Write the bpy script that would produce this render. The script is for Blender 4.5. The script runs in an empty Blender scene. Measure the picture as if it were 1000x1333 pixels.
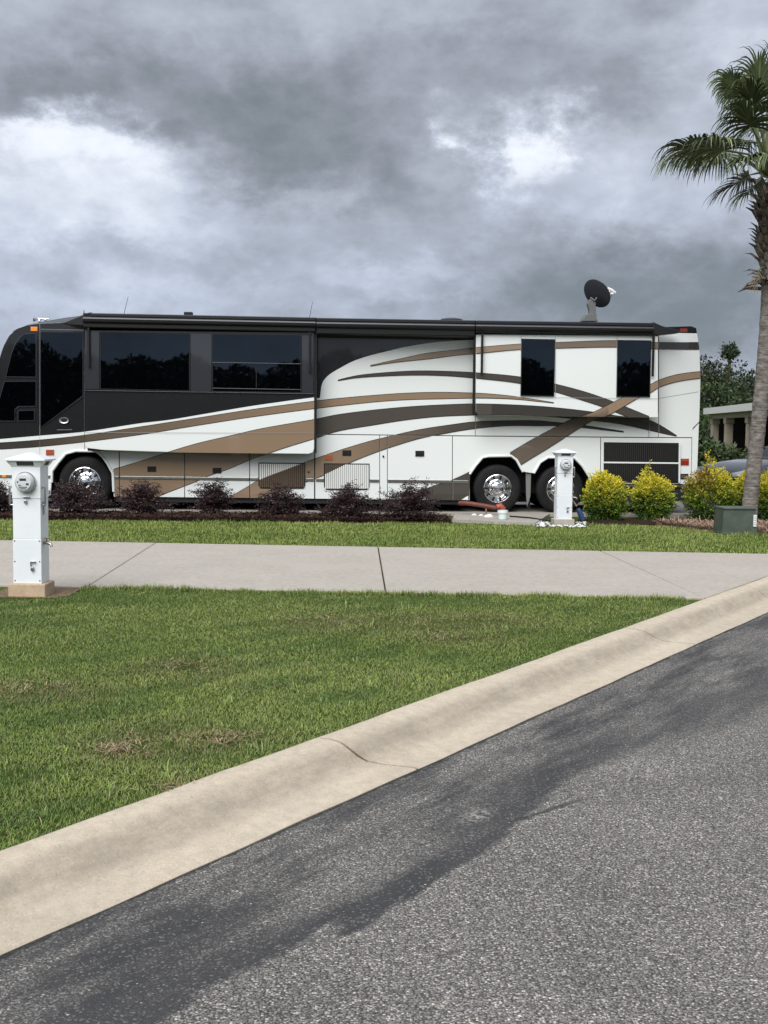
import bpy, bmesh, math, random
import numpy as np
from mathutils import Vector, Matrix

random.seed(7)
rng = np.random.default_rng(11)
S = bpy.context.scene
COL = S.collection

# ------------------------------------------------------------------ camera
F = 1500.0                       # focal length in photo pixels (photo 1000 x 1333)
CAMZ = 1.75
PITCH = math.atan(110.5 / F)
ROLL = 0.0100
RC = Matrix.Rotation(math.pi / 2 - PITCH, 4, 'X') @ Matrix.Rotation(ROLL, 4, 'Z')
cam = bpy.data.objects.new('camera', bpy.data.cameras.new('camera'))
COL.objects.link(cam)
cam.matrix_world = Matrix.Translation((0, 0, CAMZ)) @ RC
cam.data.sensor_fit = 'VERTICAL'
cam.data.sensor_height = 36.0
cam.data.lens = 36.0 * F / 1333.0
cam.data.clip_start = 0.1
cam.data.clip_end = 3000
S.camera = cam
S.view_settings.view_transform = 'Standard'
S.view_settings.look = 'None'
S.view_settings.gamma = 1
S.view_settings.use_curve_mapping = False
S.view_settings.exposure = 1.34
S.render.engine = 'CYCLES'
S.cycles.max_bounces = 6

SUN_EL, SUN_AZ = 44.0, 200.0     # sun behind the camera (azimuth from +Y, clockwise)


def build_world():
    w = bpy.data.worlds.new('World')
    S.world = w
    w.use_nodes = True
    nt = w.node_tree
    nt.nodes.clear()
    N, L = nt.nodes.new, nt.links.new

    def m(op, a, b=None, c=None):
        n = N('ShaderNodeMath'); n.operation = op
        for i, v in enumerate((a, b, c)):
            if v is None: continue
            if isinstance(v, (int, float)): n.inputs[i].default_value = v
            else: L(v, n.inputs[i])
        return n.outputs[0]

    tc = N('ShaderNodeTexCoord')
    sep = N('ShaderNodeSeparateXYZ'); L(tc.outputs['Generated'], sep.inputs[0])
    X, Y, Z = sep.outputs
    # cloud coordinates in radians, warped by noise so that nothing has a clean outline
    def noise(scale, sz, detail=6, rough=.55, off=0.0):
        mp = N('ShaderNodeMapping'); mp.inputs['Scale'].default_value = (scale, scale, scale * sz)
        mp.inputs['Location'].default_value = (off, off * .7, off * .3)
        L(tc.outputs['Generated'], mp.inputs[0])
        n = N('ShaderNodeTexNoise'); n.inputs['Scale'].default_value = 1
        n.inputs['Detail'].default_value = detail; n.inputs['Roughness'].default_value = rough
        L(mp.outputs[0], n.inputs['Vector'])
        return m('SUBTRACT', n.outputs['Fac'], .5)
    az = m('ARCTAN2', X, Y)
    el = m('ARCSINE', Z)
    waz = m('ADD', az, m('MULTIPLY', noise(9, 1.5, 9, .63, 3.1), .24))
    wel = m('ADD', el, m('MULTIPLY', noise(10, 1.6, 9, .63, 9.7), .14))
    # (px, py, half width px, half height px, amplitude)
    blobs = [
        (118, 188, 70, 26, .36), (35, 205, 70, 34, .16), (150, 235, 90, 40, .10), (60, 275, 170, 60, .13), (190, 300, 160, 36, .08),
        (676, 192, 30, 48, .36), (655, 160, 26, 28, .16), (760, 215, 120, 60, .11),
        (300, 130, 300, 55, -.11), (410, 215, 190, 60, -.15), (60, 112, 140, 32, -.07), (120, 20, 260, 36, .0),
        (700, 90, 180, 60, -.09), (790, 150, 60, 40, -.05),
        (965, 50, 80, 80, .16), (880, 260, 160, 60, .07),
        (525, 352, 110, 20, .15), (130, 345, 260, 26, -.07), (150, 395, 260, 26, .10),
        (920, 400, 230, 70, -.21), (700, 330, 160, 40, -.07), (660, 395, 190, 40, -.05), (330, 270, 130, 25, .07),
        (520, 15, 200, 30, .05),
    ]
    acc = m('ADD', .385, m('MULTIPLY', noise(6.5, 1.7, 8, .55, 1.3), .24))
    acc = m('ADD', acc, m('MULTIPLY', noise(17, 1.8, 9, .64, 5.3), .17))
    for px, py, sx, sy, a in blobs:
        d = RC.to_3x3() @ Vector(((px - 500) / F, -(py - 666.5) / F, -1)).normalized()
        a0 = math.atan2(d.x, d.y); e0 = math.asin(d.z)
        du = m('DIVIDE', m('SUBTRACT', waz, a0), sx / F)
        dv = m('DIVIDE', m('SUBTRACT', wel, e0), sy / F)
        r2 = m('ADD', m('MULTIPLY', du, du), m('MULTIPLY', dv, dv))
        g = m('EXPONENT', m('MULTIPLY', r2, -.8))
        acc = m('ADD', acc, m('MULTIPLY', g, a))
    bil = m('SUBTRACT', .085, m('ABSOLUTE', noise(12, 1.7, 5, .55, 7.7)))       # puffy billows
    acc = m('ADD', acc, m('MULTIPLY', bil, .38))
    fine = noise(34, 1.5, 8, .62, 2.2)
    acc = m('ADD', acc, m('MULTIPLY', m('MULTIPLY', fine, acc), .26))
    acc = m('SMOOTH_MAX', acc, .17, .14)
    ramp = N('ShaderNodeValToRGB')
    e = ramp.color_ramp.elements
    e[0].position, e[0].color = .10, (.112, .134, .162, 1)
    e[1].position, e[1].color = .95, (.90, .93, 1.0, 1)
    for p, c in ((.20, (.192, .214, .236, 1)), (.32, (.318, .340, .390, 1)), (.5, (.50, .54, .625, 1)), (.7, (.76, .80, .87, 1))):
        k = ramp.color_ramp.elements.new(p); k.color = c
    L(acc, ramp.inputs[0])
    # an overcast sky is up to three times brighter overhead than at the horizon
    zen = N('ShaderNodeMapRange'); zen.interpolation_type = 'SMOOTHSTEP'
    zen.inputs['From Min'].default_value = .40; zen.inputs['From Max'].default_value = 1.0
    zen.inputs['To Min'].default_value = 1.0; zen.inputs['To Max'].default_value = 1.9
    L(Z, zen.inputs['Value'])
    tint = N('ShaderNodeMix'); tint.data_type = 'RGBA'; tint.blend_type = 'MULTIPLY'
    tm = N('ShaderNodeMapRange'); tm.interpolation_type = 'SMOOTHSTEP'
    tm.inputs['From Min'].default_value = .02; tm.inputs['From Max'].default_value = .26
    tm.inputs['To Min'].default_value = 1.0; tm.inputs['To Max'].default_value = .1
    L(Z, tm.inputs['Value']); L(tm.outputs[0], tint.inputs[0]); L(ramp.outputs[0], tint.inputs[6]); tint.inputs[7].default_value = (.95, .99, 1.06, 1)
    cl = N('ShaderNodeBackground'); L(tint.outputs[2], cl.inputs['Color'])
    L(m('MULTIPLY', zen.outputs[0], .45), cl.inputs['Strength'])
    sky = N('ShaderNodeTexSky'); sky.sky_type = 'NISHITA'; sky.sun_disc = False
    sky.sun_elevation = math.radians(SUN_EL); sky.sun_rotation = math.radians(SUN_AZ)
    sb = N('ShaderNodeBackground'); sb.inputs['Strength'].default_value = .05
    L(sky.outputs[0], sb.inputs['Color'])
    mx = N('ShaderNodeMixShader'); mx.inputs[0].default_value = .95
    L(sb.outputs[0], mx.inputs[1]); L(cl.outputs[0], mx.inputs[2])
    out = N('ShaderNodeOutputWorld'); L(mx.outputs[0], out.inputs['Surface'])


build_world()
sun = bpy.data.objects.new('sun', bpy.data.lights.new('sun', 'SUN'))
COL.objects.link(sun)
sun.data.energy = 1.5
sun.data.angle = math.radians(50)
sun.data.color = (1.0, .985, .955)
_a, _e = math.radians(SUN_AZ), math.radians(SUN_EL)
sun.rotation_euler = Vector((math.sin(_a) * math.cos(_e), math.cos(_a) * math.cos(_e), math.sin(_e))).to_track_quat('Z', 'Y').to_euler()

# ------------------------------------------------------------------ measuring helpers
R3 = RC.to_3x3()
CP = Vector((0, 0, CAMZ))


def ray(px, py):
    return R3 @ Vector(((px - 500) / F, -(py - 666.5) / F, -1))


def G(px, py, z=0.0):
    d = ray(px, py)
    return CP + d * ((z - CAMZ) / d.z)


def D(px, py, y):
    d = ray(px, py)
    return CP + d * (y / d.y)


# ------------------------------------------------------------------ material helpers
MATS = {}


def mat(name, color=(.5, .5, .5), rough=.5, metal=0.0, spec=.5, coat=0.0, attr=None, fn=None):
    if name in MATS: return MATS[name]
    m = bpy.data.materials.new(name); m.use_nodes = True
    nt = m.node_tree; b = nt.nodes['Principled BSDF']
    b.inputs['Base Color'].default_value = (*color, 1)
    b.inputs['Roughness'].default_value = rough
    b.inputs['Metallic'].default_value = metal
    b.inputs['Specular IOR Level'].default_value = spec
    if coat:
        b.inputs['Coat Weight'].default_value = coat
        b.inputs['Coat Roughness'].default_value = .03
    if attr:
        a = nt.nodes.new('ShaderNodeAttribute'); a.attribute_name = attr
        nt.links.new(a.outputs['Color'], b.inputs['Base Color'])
    if fn: fn(nt, b)
    MATS[name] = m
    return m


class NT:
    """short node-building helper"""
    def __init__(s, nt, b): s.nt, s.b = nt, b
    def n(s, t, **kw):
        x = s.nt.nodes.new(t)
        for k, v in kw.items(): setattr(x, k, v)
        return x
    def l(s, a, b): s.nt.links.new(a, b)
    def coord(s, scale=(1, 1, 1), which='Object'):
        tc = s.n('ShaderNodeTexCoord'); mp = s.n('ShaderNodeMapping')
        mp.inputs['Scale'].default_value = scale
        s.l(tc.outputs[which], mp.inputs[0]); return mp.outputs[0]
    def noise(s, vec, scale, detail=5, rough=.55, dist=0):
        x = s.n('ShaderNodeTexNoise'); s.l(vec, x.inputs['Vector'])
        x.inputs['Scale'].default_value = scale; x.inputs['Detail'].default_value = detail
        x.inputs['Roughness'].default_value = rough; x.inputs['Distortion'].default_value = dist
        return x.outputs['Fac']
    def vor(s, vec, scale, feat='F1'):
        x = s.n('ShaderNodeTexVoronoi'); x.feature = feat
        s.l(vec, x.inputs['Vector']); x.inputs['Scale'].default_value = scale
        return x
    def ramp(s, fac, stops):
        x = s.n('ShaderNodeValToRGB'); e = x.color_ramp.elements
        e[0].position, e[0].color = stops[0][0], (*stops[0][1], 1)
        e[1].position, e[1].color = stops[-1][0], (*stops[-1][1], 1)
        for p, c in stops[1:-1]:
            k = e.new(p); k.color = (*c, 1)
        s.l(fac, x.inputs[0]); return x.outputs[0]
    def mix(s, fac, a, b, mode='MIX'):
        x = s.n('ShaderNodeMix', data_type='RGBA', blend_type=mode)
        for sock, v in ((x.inputs[0], fac), (x.inputs[6], a), (x.inputs[7], b)):
            if isinstance(v, (int, float)): sock.default_value = v
            elif isinstance(v, tuple): sock.default_value = (*v, 1)
            else: s.l(v, sock)
        return x.outputs[2]
    def m(s, op, a, b=None, c=None):
        x = s.n('ShaderNodeMath', operation=op)
        for i, v in enumerate((a, b, c)):
            if v is None: continue
            if isinstance(v, (int, float)): x.inputs[i].default_value = v
            else: s.l(v, x.inputs[i])
        return x.outputs[0]
    def step(s, v, a, b, lo=0, hi=1):
        x = s.n('ShaderNodeMapRange', interpolation_type='SMOOTHSTEP')
        s.l(v, x.inputs['Value'])
        for k, q in (('From Min', a), ('From Max', b), ('To Min', lo), ('To Max', hi)): x.inputs[k].default_value = q
        return x.outputs[0]
    def n_smooth(s, v, a, b):
        x = s.n('ShaderNodeMapRange', interpolation_type='SMOOTHSTEP')
        s.l(v, x.inputs['Value']); s.l(a, x.inputs['From Min']); s.l(b, x.inputs['From Max'])
        return x.outputs[0]
    def bump(s, h, strength, dist):
        x = s.n('ShaderNodeBump'); x.inputs['Strength'].default_value = strength
        x.inputs['Distance'].default_value = dist
        s.l(h, x.inputs['Height']); s.l(x.outputs[0], s.b.inputs['Normal'])
    def base(s, c): s.l(c, s.b.inputs['Base Color'])
    def rough(s, r): s.l(r, s.b.inputs['Roughness'])


# curb line (grass edge) in the world
CW = .56
A0, A1, A2, A3 = G(0, 1107), G(400, 962), G(890, 782), G(1000, 750)
CD = (A3 - A0).normalized()                 # along the kerb, away from the camera
CN = Vector((CD.y, -CD.x, 0))               # towards the road
CUR0 = A0.dot(CN)


def m_asphalt(nt, b):
    k = NT(nt, b); v = k.coord()
    dist = k.n('ShaderNodeVectorMath', operation='DOT_PRODUCT'); k.l(v, dist.inputs[0]); dist.inputs[1].default_value = CN
    along = k.n('ShaderNodeVectorMath', operation='DOT_PRODUCT'); k.l(v, along.inputs[0]); along.inputs[1].default_value = CD
    d = k.m('SUBTRACT', dist.outputs['Value'], CUR0)
    # sealed dark band beside the kerb, with a wandering edge and worn streaks along the lane
    st = k.n('ShaderNodeCombineXYZ'); k.l(k.m('MULTIPLY', along.outputs['Value'], .55), st.inputs[0]); k.l(k.m('MULTIPLY', d, 2.6), st.inputs[1])
    w1 = k.noise(st.outputs[0], 1.1, 4, .5); w2 = k.noise(st.outputs[0], 3.5, 6, .6)
    w3 = k.noise(v, 9, 5, .65)
    dd = k.m('ADD', d, k.m('MULTIPLY', k.m('SUBTRACT', w1, .5), 1.1))
    dd = k.m('ADD', dd, k.m('MULTIPLY', k.m('SUBTRACT', w2, .5), .25))
    dd = k.m('ADD', dd, k.m('MULTIPLY', k.m('SUBTRACT', w3, .5), .12))
    dd = k.m('SUBTRACT', dd, k.m('MULTIPLY', k.step(along.outputs['Value'], 5.5, 9, 0, 1), .25))
    soft = k.step(along.outputs['Value'], 4.0, 9.0, .04, .42)
    band = k.m('SUBTRACT', 1, k.n_smooth(dd, k.m('SUBTRACT', 1.41, soft), k.m('ADD', 1.41, soft)))
    worn = k.m('MULTIPLY', k.step(k.noise(st.outputs[0], 1.5, 8, .68), .34, .60), k.step(dd, .90, 1.30, .86, .10))
    seal = k.m('MULTIPLY', band, k.m('SUBTRACT', 1, worn))
    vo = k.vor(v, 118); vo2 = k.vor(v, 190); vb = k.vor(v, 62)
    sep = k.n('ShaderNodeSeparateColor'); k.l(vo.outputs['Color'], sep.inputs[0])
    sep2 = k.n('ShaderNodeSeparateColor'); k.l(vo2.outputs['Color'], sep2.inputs[0])
    sepb = k.n('ShaderNodeSeparateColor'); k.l(vb.outputs['Color'], sepb.inputs[0])
    ag = k.ramp(sep.outputs[0], [(0, (.075, .073, .070)), (.45, (.155, .151, .146)), (.8, (.255, .248, .237)), (.93, (.41, .395, .375)), (1, (.64, .61, .56))])
    ag = k.mix(.35, ag, k.ramp(sep2.outputs[1], [(0, (.04, .04, .04)), (.6, (.15, .147, .142)), (1, (.34, .33, .31))]))
    gap = k.step(vo.outputs['Distance'], .38, .7, 1, .35)
    big = k.m('MULTIPLY', k.step(sepb.outputs[0], .925, .935), k.step(vb.outputs['Distance'], .30, .42, 1, 0))
    ag = k.mix(k.m('MULTIPLY', big, .85), ag, (.56, .53, .47))
    ag = k.mix(1, ag, gap, 'MULTIPLY')
    ag = k.mix(1, ag, k.ramp(k.noise(v, .8, 5, .6), [(.3, (.70, .70, .71)), (.7, (1.14, 1.13, 1.11))]), 'MULTIPLY')
    sc = k.mix(k.m('MULTIPLY', k.step(sep.outputs[1], .84, .97), .45), (.030, .0306, .0325), (.19, .185, .175))
    fleck = k.m('MULTIPLY', k.step(sepb.outputs[1], .975, .985), k.step(vb.outputs['Distance'], .2, .34, 1, 0))
    sc = k.mix(fleck, sc, (.34, .33, .30))
    col = k.mix(seal, ag, sc)
    # crumbling dark joint where the asphalt meets the kerb
    pa, pb, ps = G(672, 1068, -.13), G(778, 1034, -.13), G(620, 1062, -.13)
    sa, da, sb_, db = (pa - A0).dot(CD), pa.dot(CN) - CUR0, (pb - A0).dot(CD), pb.dot(CN) - CUR0
    al = k.m('SUBTRACT', along.outputs['Value'], A0.dot(CD))
    off = k.m('SUBTRACT', k.m('ADD', d, k.m('MULTIPLY', k.m('SUBTRACT', w3, .5), .04)), k.m('ADD', da, k.m('MULTIPLY', k.m('SUBTRACT', al, sa), (db - da) / (sb_ - sa))))
    ln = k.m('MULTIPLY', k.step(k.m('ABSOLUTE', off), .008, .024, 1, 0), k.m('MULTIPLY', k.step(al, sa - .02, sa + .05), k.step(al, sb_ - .25, sb_, 1, 0)))
    col = k.mix(k.m('MULTIPLY', ln, .75), col, (.022, .022, .023))
    ds_, dd_ = k.m('SUBTRACT', al, (ps - A0).dot(CD)), k.m('SUBTRACT', d, ps.dot(CN) - CUR0)
    sc2 = k.m('ADD', k.m('MULTIPLY', k.m('MULTIPLY', ds_, ds_), 90), k.m('MULTIPLY', k.m('MULTIPLY', dd_, dd_), 320))
    sm = k.m('MULTIPLY', k.m('EXPONENT', k.m('MULTIPLY', sc2, -1)), k.step(k.noise(v, 40, 4, .7), .42, .6))
    col = k.mix(k.m('MULTIPLY', sm, .6), col, (.40, .385, .36))
    col = k.mix(1, col, (1.34, 1.30, 1.24), 'MULTIPLY')
    jn = k.m('MULTIPLY', k.step(k.m('ADD', d, k.m('MULTIPLY', k.m('SUBTRACT', w3, .5), .07)), CW + .012, CW + .03, 1, 0), .8)
    k.base(k.mix(jn, col, (.018, .017, .016)))
    k.rough(k.m('SUBTRACT', .92, k.m('MULTIPLY', seal, .12)))
    h = k.m('ADD', k.m('MULTIPLY', vo.outputs['Distance'], -.9), k.m('MULTIPLY', k.noise(v, 60, 4), .6))
    k.bump(h, .55, .006)
    b.inputs['Specular IOR Level'].default_value = .3


def m_concrete(c0, c1, speck, scale=1.0, brush=False):
    def f(nt, b):
        k = NT(nt, b); v = k.coord()
        n1 = k.noise(v, 1.3 * scale, 6, .6); n2 = k.noise(v, 14 * scale, 6, .65)
        c = k.mix(k.step(n1, .3, .7), c0, c1)
        c = k.mix(.5, c, k.ramp(n2, [(.25, tuple(x * .72 for x in c0)), (.75, tuple(min(1, x * 1.2) for x in c1))]))
        vo = k.vor(v, 130); sp = k.n('ShaderNodeSeparateColor'); k.l(vo.outputs['Color'], sp.inputs[0])
        c = k.mix(k.m('MULTIPLY', k.step(sp.outputs[0], .8, .95), speck), c, (.62, .56, .46))
        c = k.mix(k.m('MULTIPLY', k.step(sp.outputs[1], .85, .97), speck * .45), c, (.16, .135, .11))
        if brush:
            vs = k.coord((.35, 5, 1)); s2 = k.noise(vs, 1.5, 5, .6)
            c = k.mix(k.m('MULTIPLY', k.step(s2, .55, .75), .22), c, (.18, .165, .145))
        k.base(c); k.bump(k.m('ADD', n2, k.noise(v, 90, 3)), .25, .004)
    return f


def m_curb(nt, b):
    m_concrete((.46, .385, .285), (.55, .47, .36), .45)(nt, b)
    k = NT(nt, b); old = b.inputs['Base Color'].links[0].from_socket
    v = k.coord()
    dist = k.n('ShaderNodeVectorMath', operation='DOT_PRODUCT'); k.l(v, dist.inputs[0]); dist.inputs[1].default_value = CN
    along = k.n('ShaderNodeVectorMath', operation='DOT_PRODUCT'); k.l(v, along.inputs[0]); along.inputs[1].default_value = CD
    d = k.m('SUBTRACT', dist.outputs['Value'], CUR0)
    st = k.n('ShaderNodeCombineXYZ'); k.l(along.outputs['Value'], st.inputs[0]); k.l(k.m('MULTIPLY', d, 4), st.inputs[1])
    # darker streaked band along the sloping face of the rolled kerb
    face = k.m('MULTIPLY', k.step(d, .13, .25), k.step(d, .27, .44, 1, 0))
    dirt = k.m('MULTIPLY', face, k.step(k.noise(st.outputs[0], 2.6, 9, .72), .22, .72, .25, 1))
    c = k.mix(k.m('MULTIPLY', dirt, .62), old, (.17, .145, .115))
    gut = k.m('MULTIPLY', k.step(d, .3, .5), k.step(k.noise(st.outputs[0], .8, 6, .6), .35, .7))
    c = k.mix(k.m('MULTIPLY', gut, .30), c, (.28, .24, .19))
    edge = k.m('MULTIPLY', k.step(d, .0, .05, 1, 0), k.step(k.noise(v, 8, 5, .6), .4, .7))
    c = k.mix(k.m('MULTIPLY', edge, .7), c, (.20, .12, .07))
    k.base(c)


def m_soil_grass(nt, b):
    k = NT(nt, b); v = k.coord()
    c = k.mix(k.step(k.noise(v, .9, 6, .6), .35, .65), (.052, .085, .018), (.085, .115, .028))
    c = k.mix(.6, c, k.ramp(k.noise(v, 45, 6, .7), [(.3, (.02, .032, .008)), (.55, (.075, .11, .022)), (.8, (.15, .17, .06))]))
    c = k.mix(k.step(k.noise(v, 2.1, 6, .6), .66, .74), c, (.11, .08, .05))
    k.base(c); k.bump(k.noise(v, 60, 5, .7), .8, .03)


def m_noise2(c0, c1, scale, detail=5, bump=0.0, bd=.01, lo=.35, hi=.65, stretch=(1, 1, 1)):
    def f(nt, b):
        k = NT(nt, b); v = k.coord(stretch)
        n = k.noise(v, scale, detail, .62)
        k.base(k.mix(k.step(n, lo, hi), c0, c1))
        if bump: k.bump(n, bump, bd)
    return f


def m_paint_wave(nt, b):
    k = NT(nt, b); v = k.coord((1, 1, 1))
    k.bump(k.noise(v, .9, 2, .4), .10, .03)


WHITE = (.755, .785, .77); CHAR = (.0062, .0066, .0075); TAN = (.265, .182, .118); TAUPE = (.072, .061, .051); SMOKE = (.036, .032, .028)
M_ASPH = mat('asphalt', rough=.9, fn=m_asphalt)
M_CURB = mat('kerb_concrete', rough=.9, fn=m_curb)
M_CONC = mat('driveway_concrete', rough=.88, fn=m_concrete((.36, .322, .272), (.42, .38, .328), .10, 1, True))
M_PAD = mat('pad_concrete', rough=.9, fn=m_concrete((.30, .275, .24), (.38, .35, .31), .15))
M_SOIL = mat('lawn_soil', rough=1, spec=.1, fn=m_soil_grass)
M_GRASS = mat('grass_blade', rough=.65, spec=.25, attr='col')
M_MULCH = mat('mulch_soil', rough=1, spec=.1, fn=m_noise2((.018, .011, .009), (.06, .036, .028), 38, 6, 1, .04))
M_DIRT = mat('dirt', rough=1, spec=.1, fn=m_noise2((.12, .075, .045), (.23, .17, .115), 25, 6, .8, .02))
M_STRAW = mat('pine_straw', rough=.95, spec=.1, attr='col')
M_LEAF = mat('leaf', rough=.5, spec=.35, attr='col')
M_BARK = mat('bark', rough=.95, spec=.1, fn=m_noise2((.07, .055, .043), (.17, .145, .12), 12, 6, .9, .03, stretch=(1, 1, .25)))


def m_palmbark(nt, b):
    k = NT(nt, b); v = k.coord((1, 1, 1))
    n = k.noise(k.coord((1, 1, 2.2)), 7, 8, .72); r = k.noise(k.coord((.5, .5, 9)), 2.2, 4, .6)
    c = k.ramp(n, [(.30, (.075, .064, .056)), (.46, (.16, .142, .128)), (.6, (.25, .228, .208)), (.74, (.40, .375, .35))])
    c = k.mix(k.m('MULTIPLY', k.step(r, .56, .66), .55), c, (.075, .062, .054))
    k.base(c); k.bump(k.m('ADD', n, r), .9, .03)


M_PALM = mat('palm_bark', rough=.95, spec=.1, fn=m_palmbark)
M_BOOT = mat('palm_boot', rough=.9, spec=.15, fn=m_noise2((.075, .058, .044), (.27, .235, .20), 6, 6, .6, .02))
M_WHITE = mat('white_paint', WHITE, .28, coat=.6, fn=m_paint_wave)
M_CHAR = mat('charcoal_paint', CHAR, .25, coat=1, fn=m_paint_wave)
M_GRAPH = mat('graphic_paint', rough=.26, coat=.8, attr='col', fn=m_paint_wave)
M_GREYP = mat('grey_paint', (.038, .040, .047), .2, metal=.3, coat=1)
M_AWN = mat('awning_metal', (.020, .0205, .023), .35, metal=.3)
M_AWNL = mat('awning_rail', (.06, .06, .065), .38, metal=.5)
M_BLACK = mat('black_plastic', (.005, .005, .0055), .45, spec=.35)
M_DARK = mat('underbody_core', (.008, .009, .012), .75)
def m_glass(nt, b):
    m_paint_wave(nt, b); b.inputs['Specular Tint'].default_value = (.62, .80, 1.0, 1)


M_GLASS = mat('tinted_glass', (.0008, .001, .0015), .015, spec=.7, fn=m_glass)
M_RUBBER = mat('tyre_rubber', (.014, .014, .016), .75, spec=.3, fn=m_noise2((.007, .007, .008), (.013, .013, .013), 5, 5))
M_CHROME = mat('chrome', (.72, .72, .73), .12, metal=1)
M_STEEL = mat('steel', (.45, .45, .46), .35, metal=1)
M_TRIM = mat('trim_rail', (.28, .28, .26), .28, metal=.8)
M_AMBER = mat('amber_lens', (.85, .27, .03), .25, coat=.5)
M_RED = mat('red_lens', (.26, .02, .014), .25, coat=.5)
M_ORNG = mat('red_orange_lens', (.36, .065, .03), .3, coat=.5)
M_PED = mat('pedestal_white', (.74, .77, .80), .42, fn=m_noise2((.72, .75, .79), (.78, .80, .82), 3, 5))
M_BLOCK = mat('tan_block', rough=.95, fn=m_concrete((.38, .27, .17), (.50, .38, .26), .3))
M_GREYB = mat('grey_block', rough=.95, fn=m_concrete((.36, .33, .28), (.44, .41, .35), .3))
M_GREENB = mat('utility_green', rough=.5, fn=m_noise2((.05, .068, .052), (.075, .095, .075), 4, 6, .2, .01))
M_DISH = mat('dish_grey', (.028, .030, .038), .45)
M_GREY = mat('mount_grey', (.13, .13, .128), .5)
M_WPL = mat('white_plastic', (.75, .75, .74), .4)
M_TERRA = mat('hose_red', (.16, .045, .032), .55)
M_TEAL = mat('bucket_pale', (.60, .74, .72), .4)
M_BLUE = mat('blue_hose', (.03, .075, .17), .45)
M_WROCK = mat('white_stone', (.72, .71, .69), .8)
M_BEIGE = mat('column_beige', rough=.85, fn=m_noise2((.33, .285, .215), (.40, .35, .27), 4, 5))
M_ROOF = mat('carport_roof', (.82, .80, .76), .5)
M_CAR = mat('car_paint', (.045, .052, .068), .22, metal=.5, coat=1)
M_LENS = mat('headlight_lens', (.55, .55, .56), .1, spec=.8)
M_PRINT = mat('print_black', (.02, .02, .022), .6)


# ------------------------------------------------------------------ object helpers
def link(o, parent=None):
    COL.objects.link(o)
    if parent is not None: o.parent = parent
    return o


def tag(o, label=None, cat=None, group=None, kind=None):
    for k, v in (('label', label), ('category', cat), ('group', group), ('kind', kind)):
        if v: o[k] = v
    return o


def empty(name, loc, rz=0.0):
    o = bpy.data.objects.new(name, None); o.location = loc; o.rotation_euler = (0, 0, rz)
    o.empty_display_size = .2
    return link(o)


def mesh(name, v, f, mats, parent=None, fm=None, smooth=False, col=None):
    me = bpy.data.meshes.new(name); me.from_pydata([tuple(p) for p in v], [], f)
    for m_ in (mats if isinstance(mats, (list, tuple)) else [mats]): me.materials.append(m_)
    if fm: me.polygons.foreach_set('material_index', fm)
    if smooth: me.polygons.foreach_set('use_smooth', [True] * len(me.polygons))
    if col is not None:
        a = me.attributes.new('col', 'FLOAT_COLOR', 'POINT')
        a.data.foreach_set('color', np.c_[np.asarray(col, dtype=np.float32).reshape(-1, 3), np.ones(len(v), dtype=np.float32)].ravel())
    me.validate(); me.update()
    return link(bpy.data.objects.new(name, me), parent)


def npmesh(name, V, quads, material, parent=None, col=None, tris=None):
    """fast mesh from numpy arrays"""
    me = bpy.data.meshes.new(name)
    V = np.asarray(V, dtype=np.float32)
    nq = 0 if quads is None else len(quads); ntr = 0 if tris is None else len(tris)
    me.vertices.add(len(V)); me.vertices.foreach_set('co', V.ravel())
    idx, st = [], []
    if nq: idx.append(np.asarray(quads).ravel()); st.append(np.arange(nq) * 4)
    if ntr: idx.append(np.asarray(tris).ravel()); st.append(nq * 4 + np.arange(ntr) * 3)
    idx = np.concatenate(idx).astype(np.int32); st = np.concatenate(st).astype(np.int32)
    me.loops.add(len(idx)); me.polygons.add(nq + ntr)
    me.loops.foreach_set('vertex_index', idx); me.polygons.foreach_set('loop_start', st)
    me.materials.append(material)
    if col is not None:
        a = me.attributes.new('col', 'FLOAT_COLOR', 'POINT')
        a.data.foreach_set('color', np.c_[np.asarray(col, dtype=np.float32), np.ones(len(V), dtype=np.float32)].ravel())
    me.update(calc_edges=True); me.validate()
    return link(bpy.data.objects.new(name, me), parent)


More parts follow.
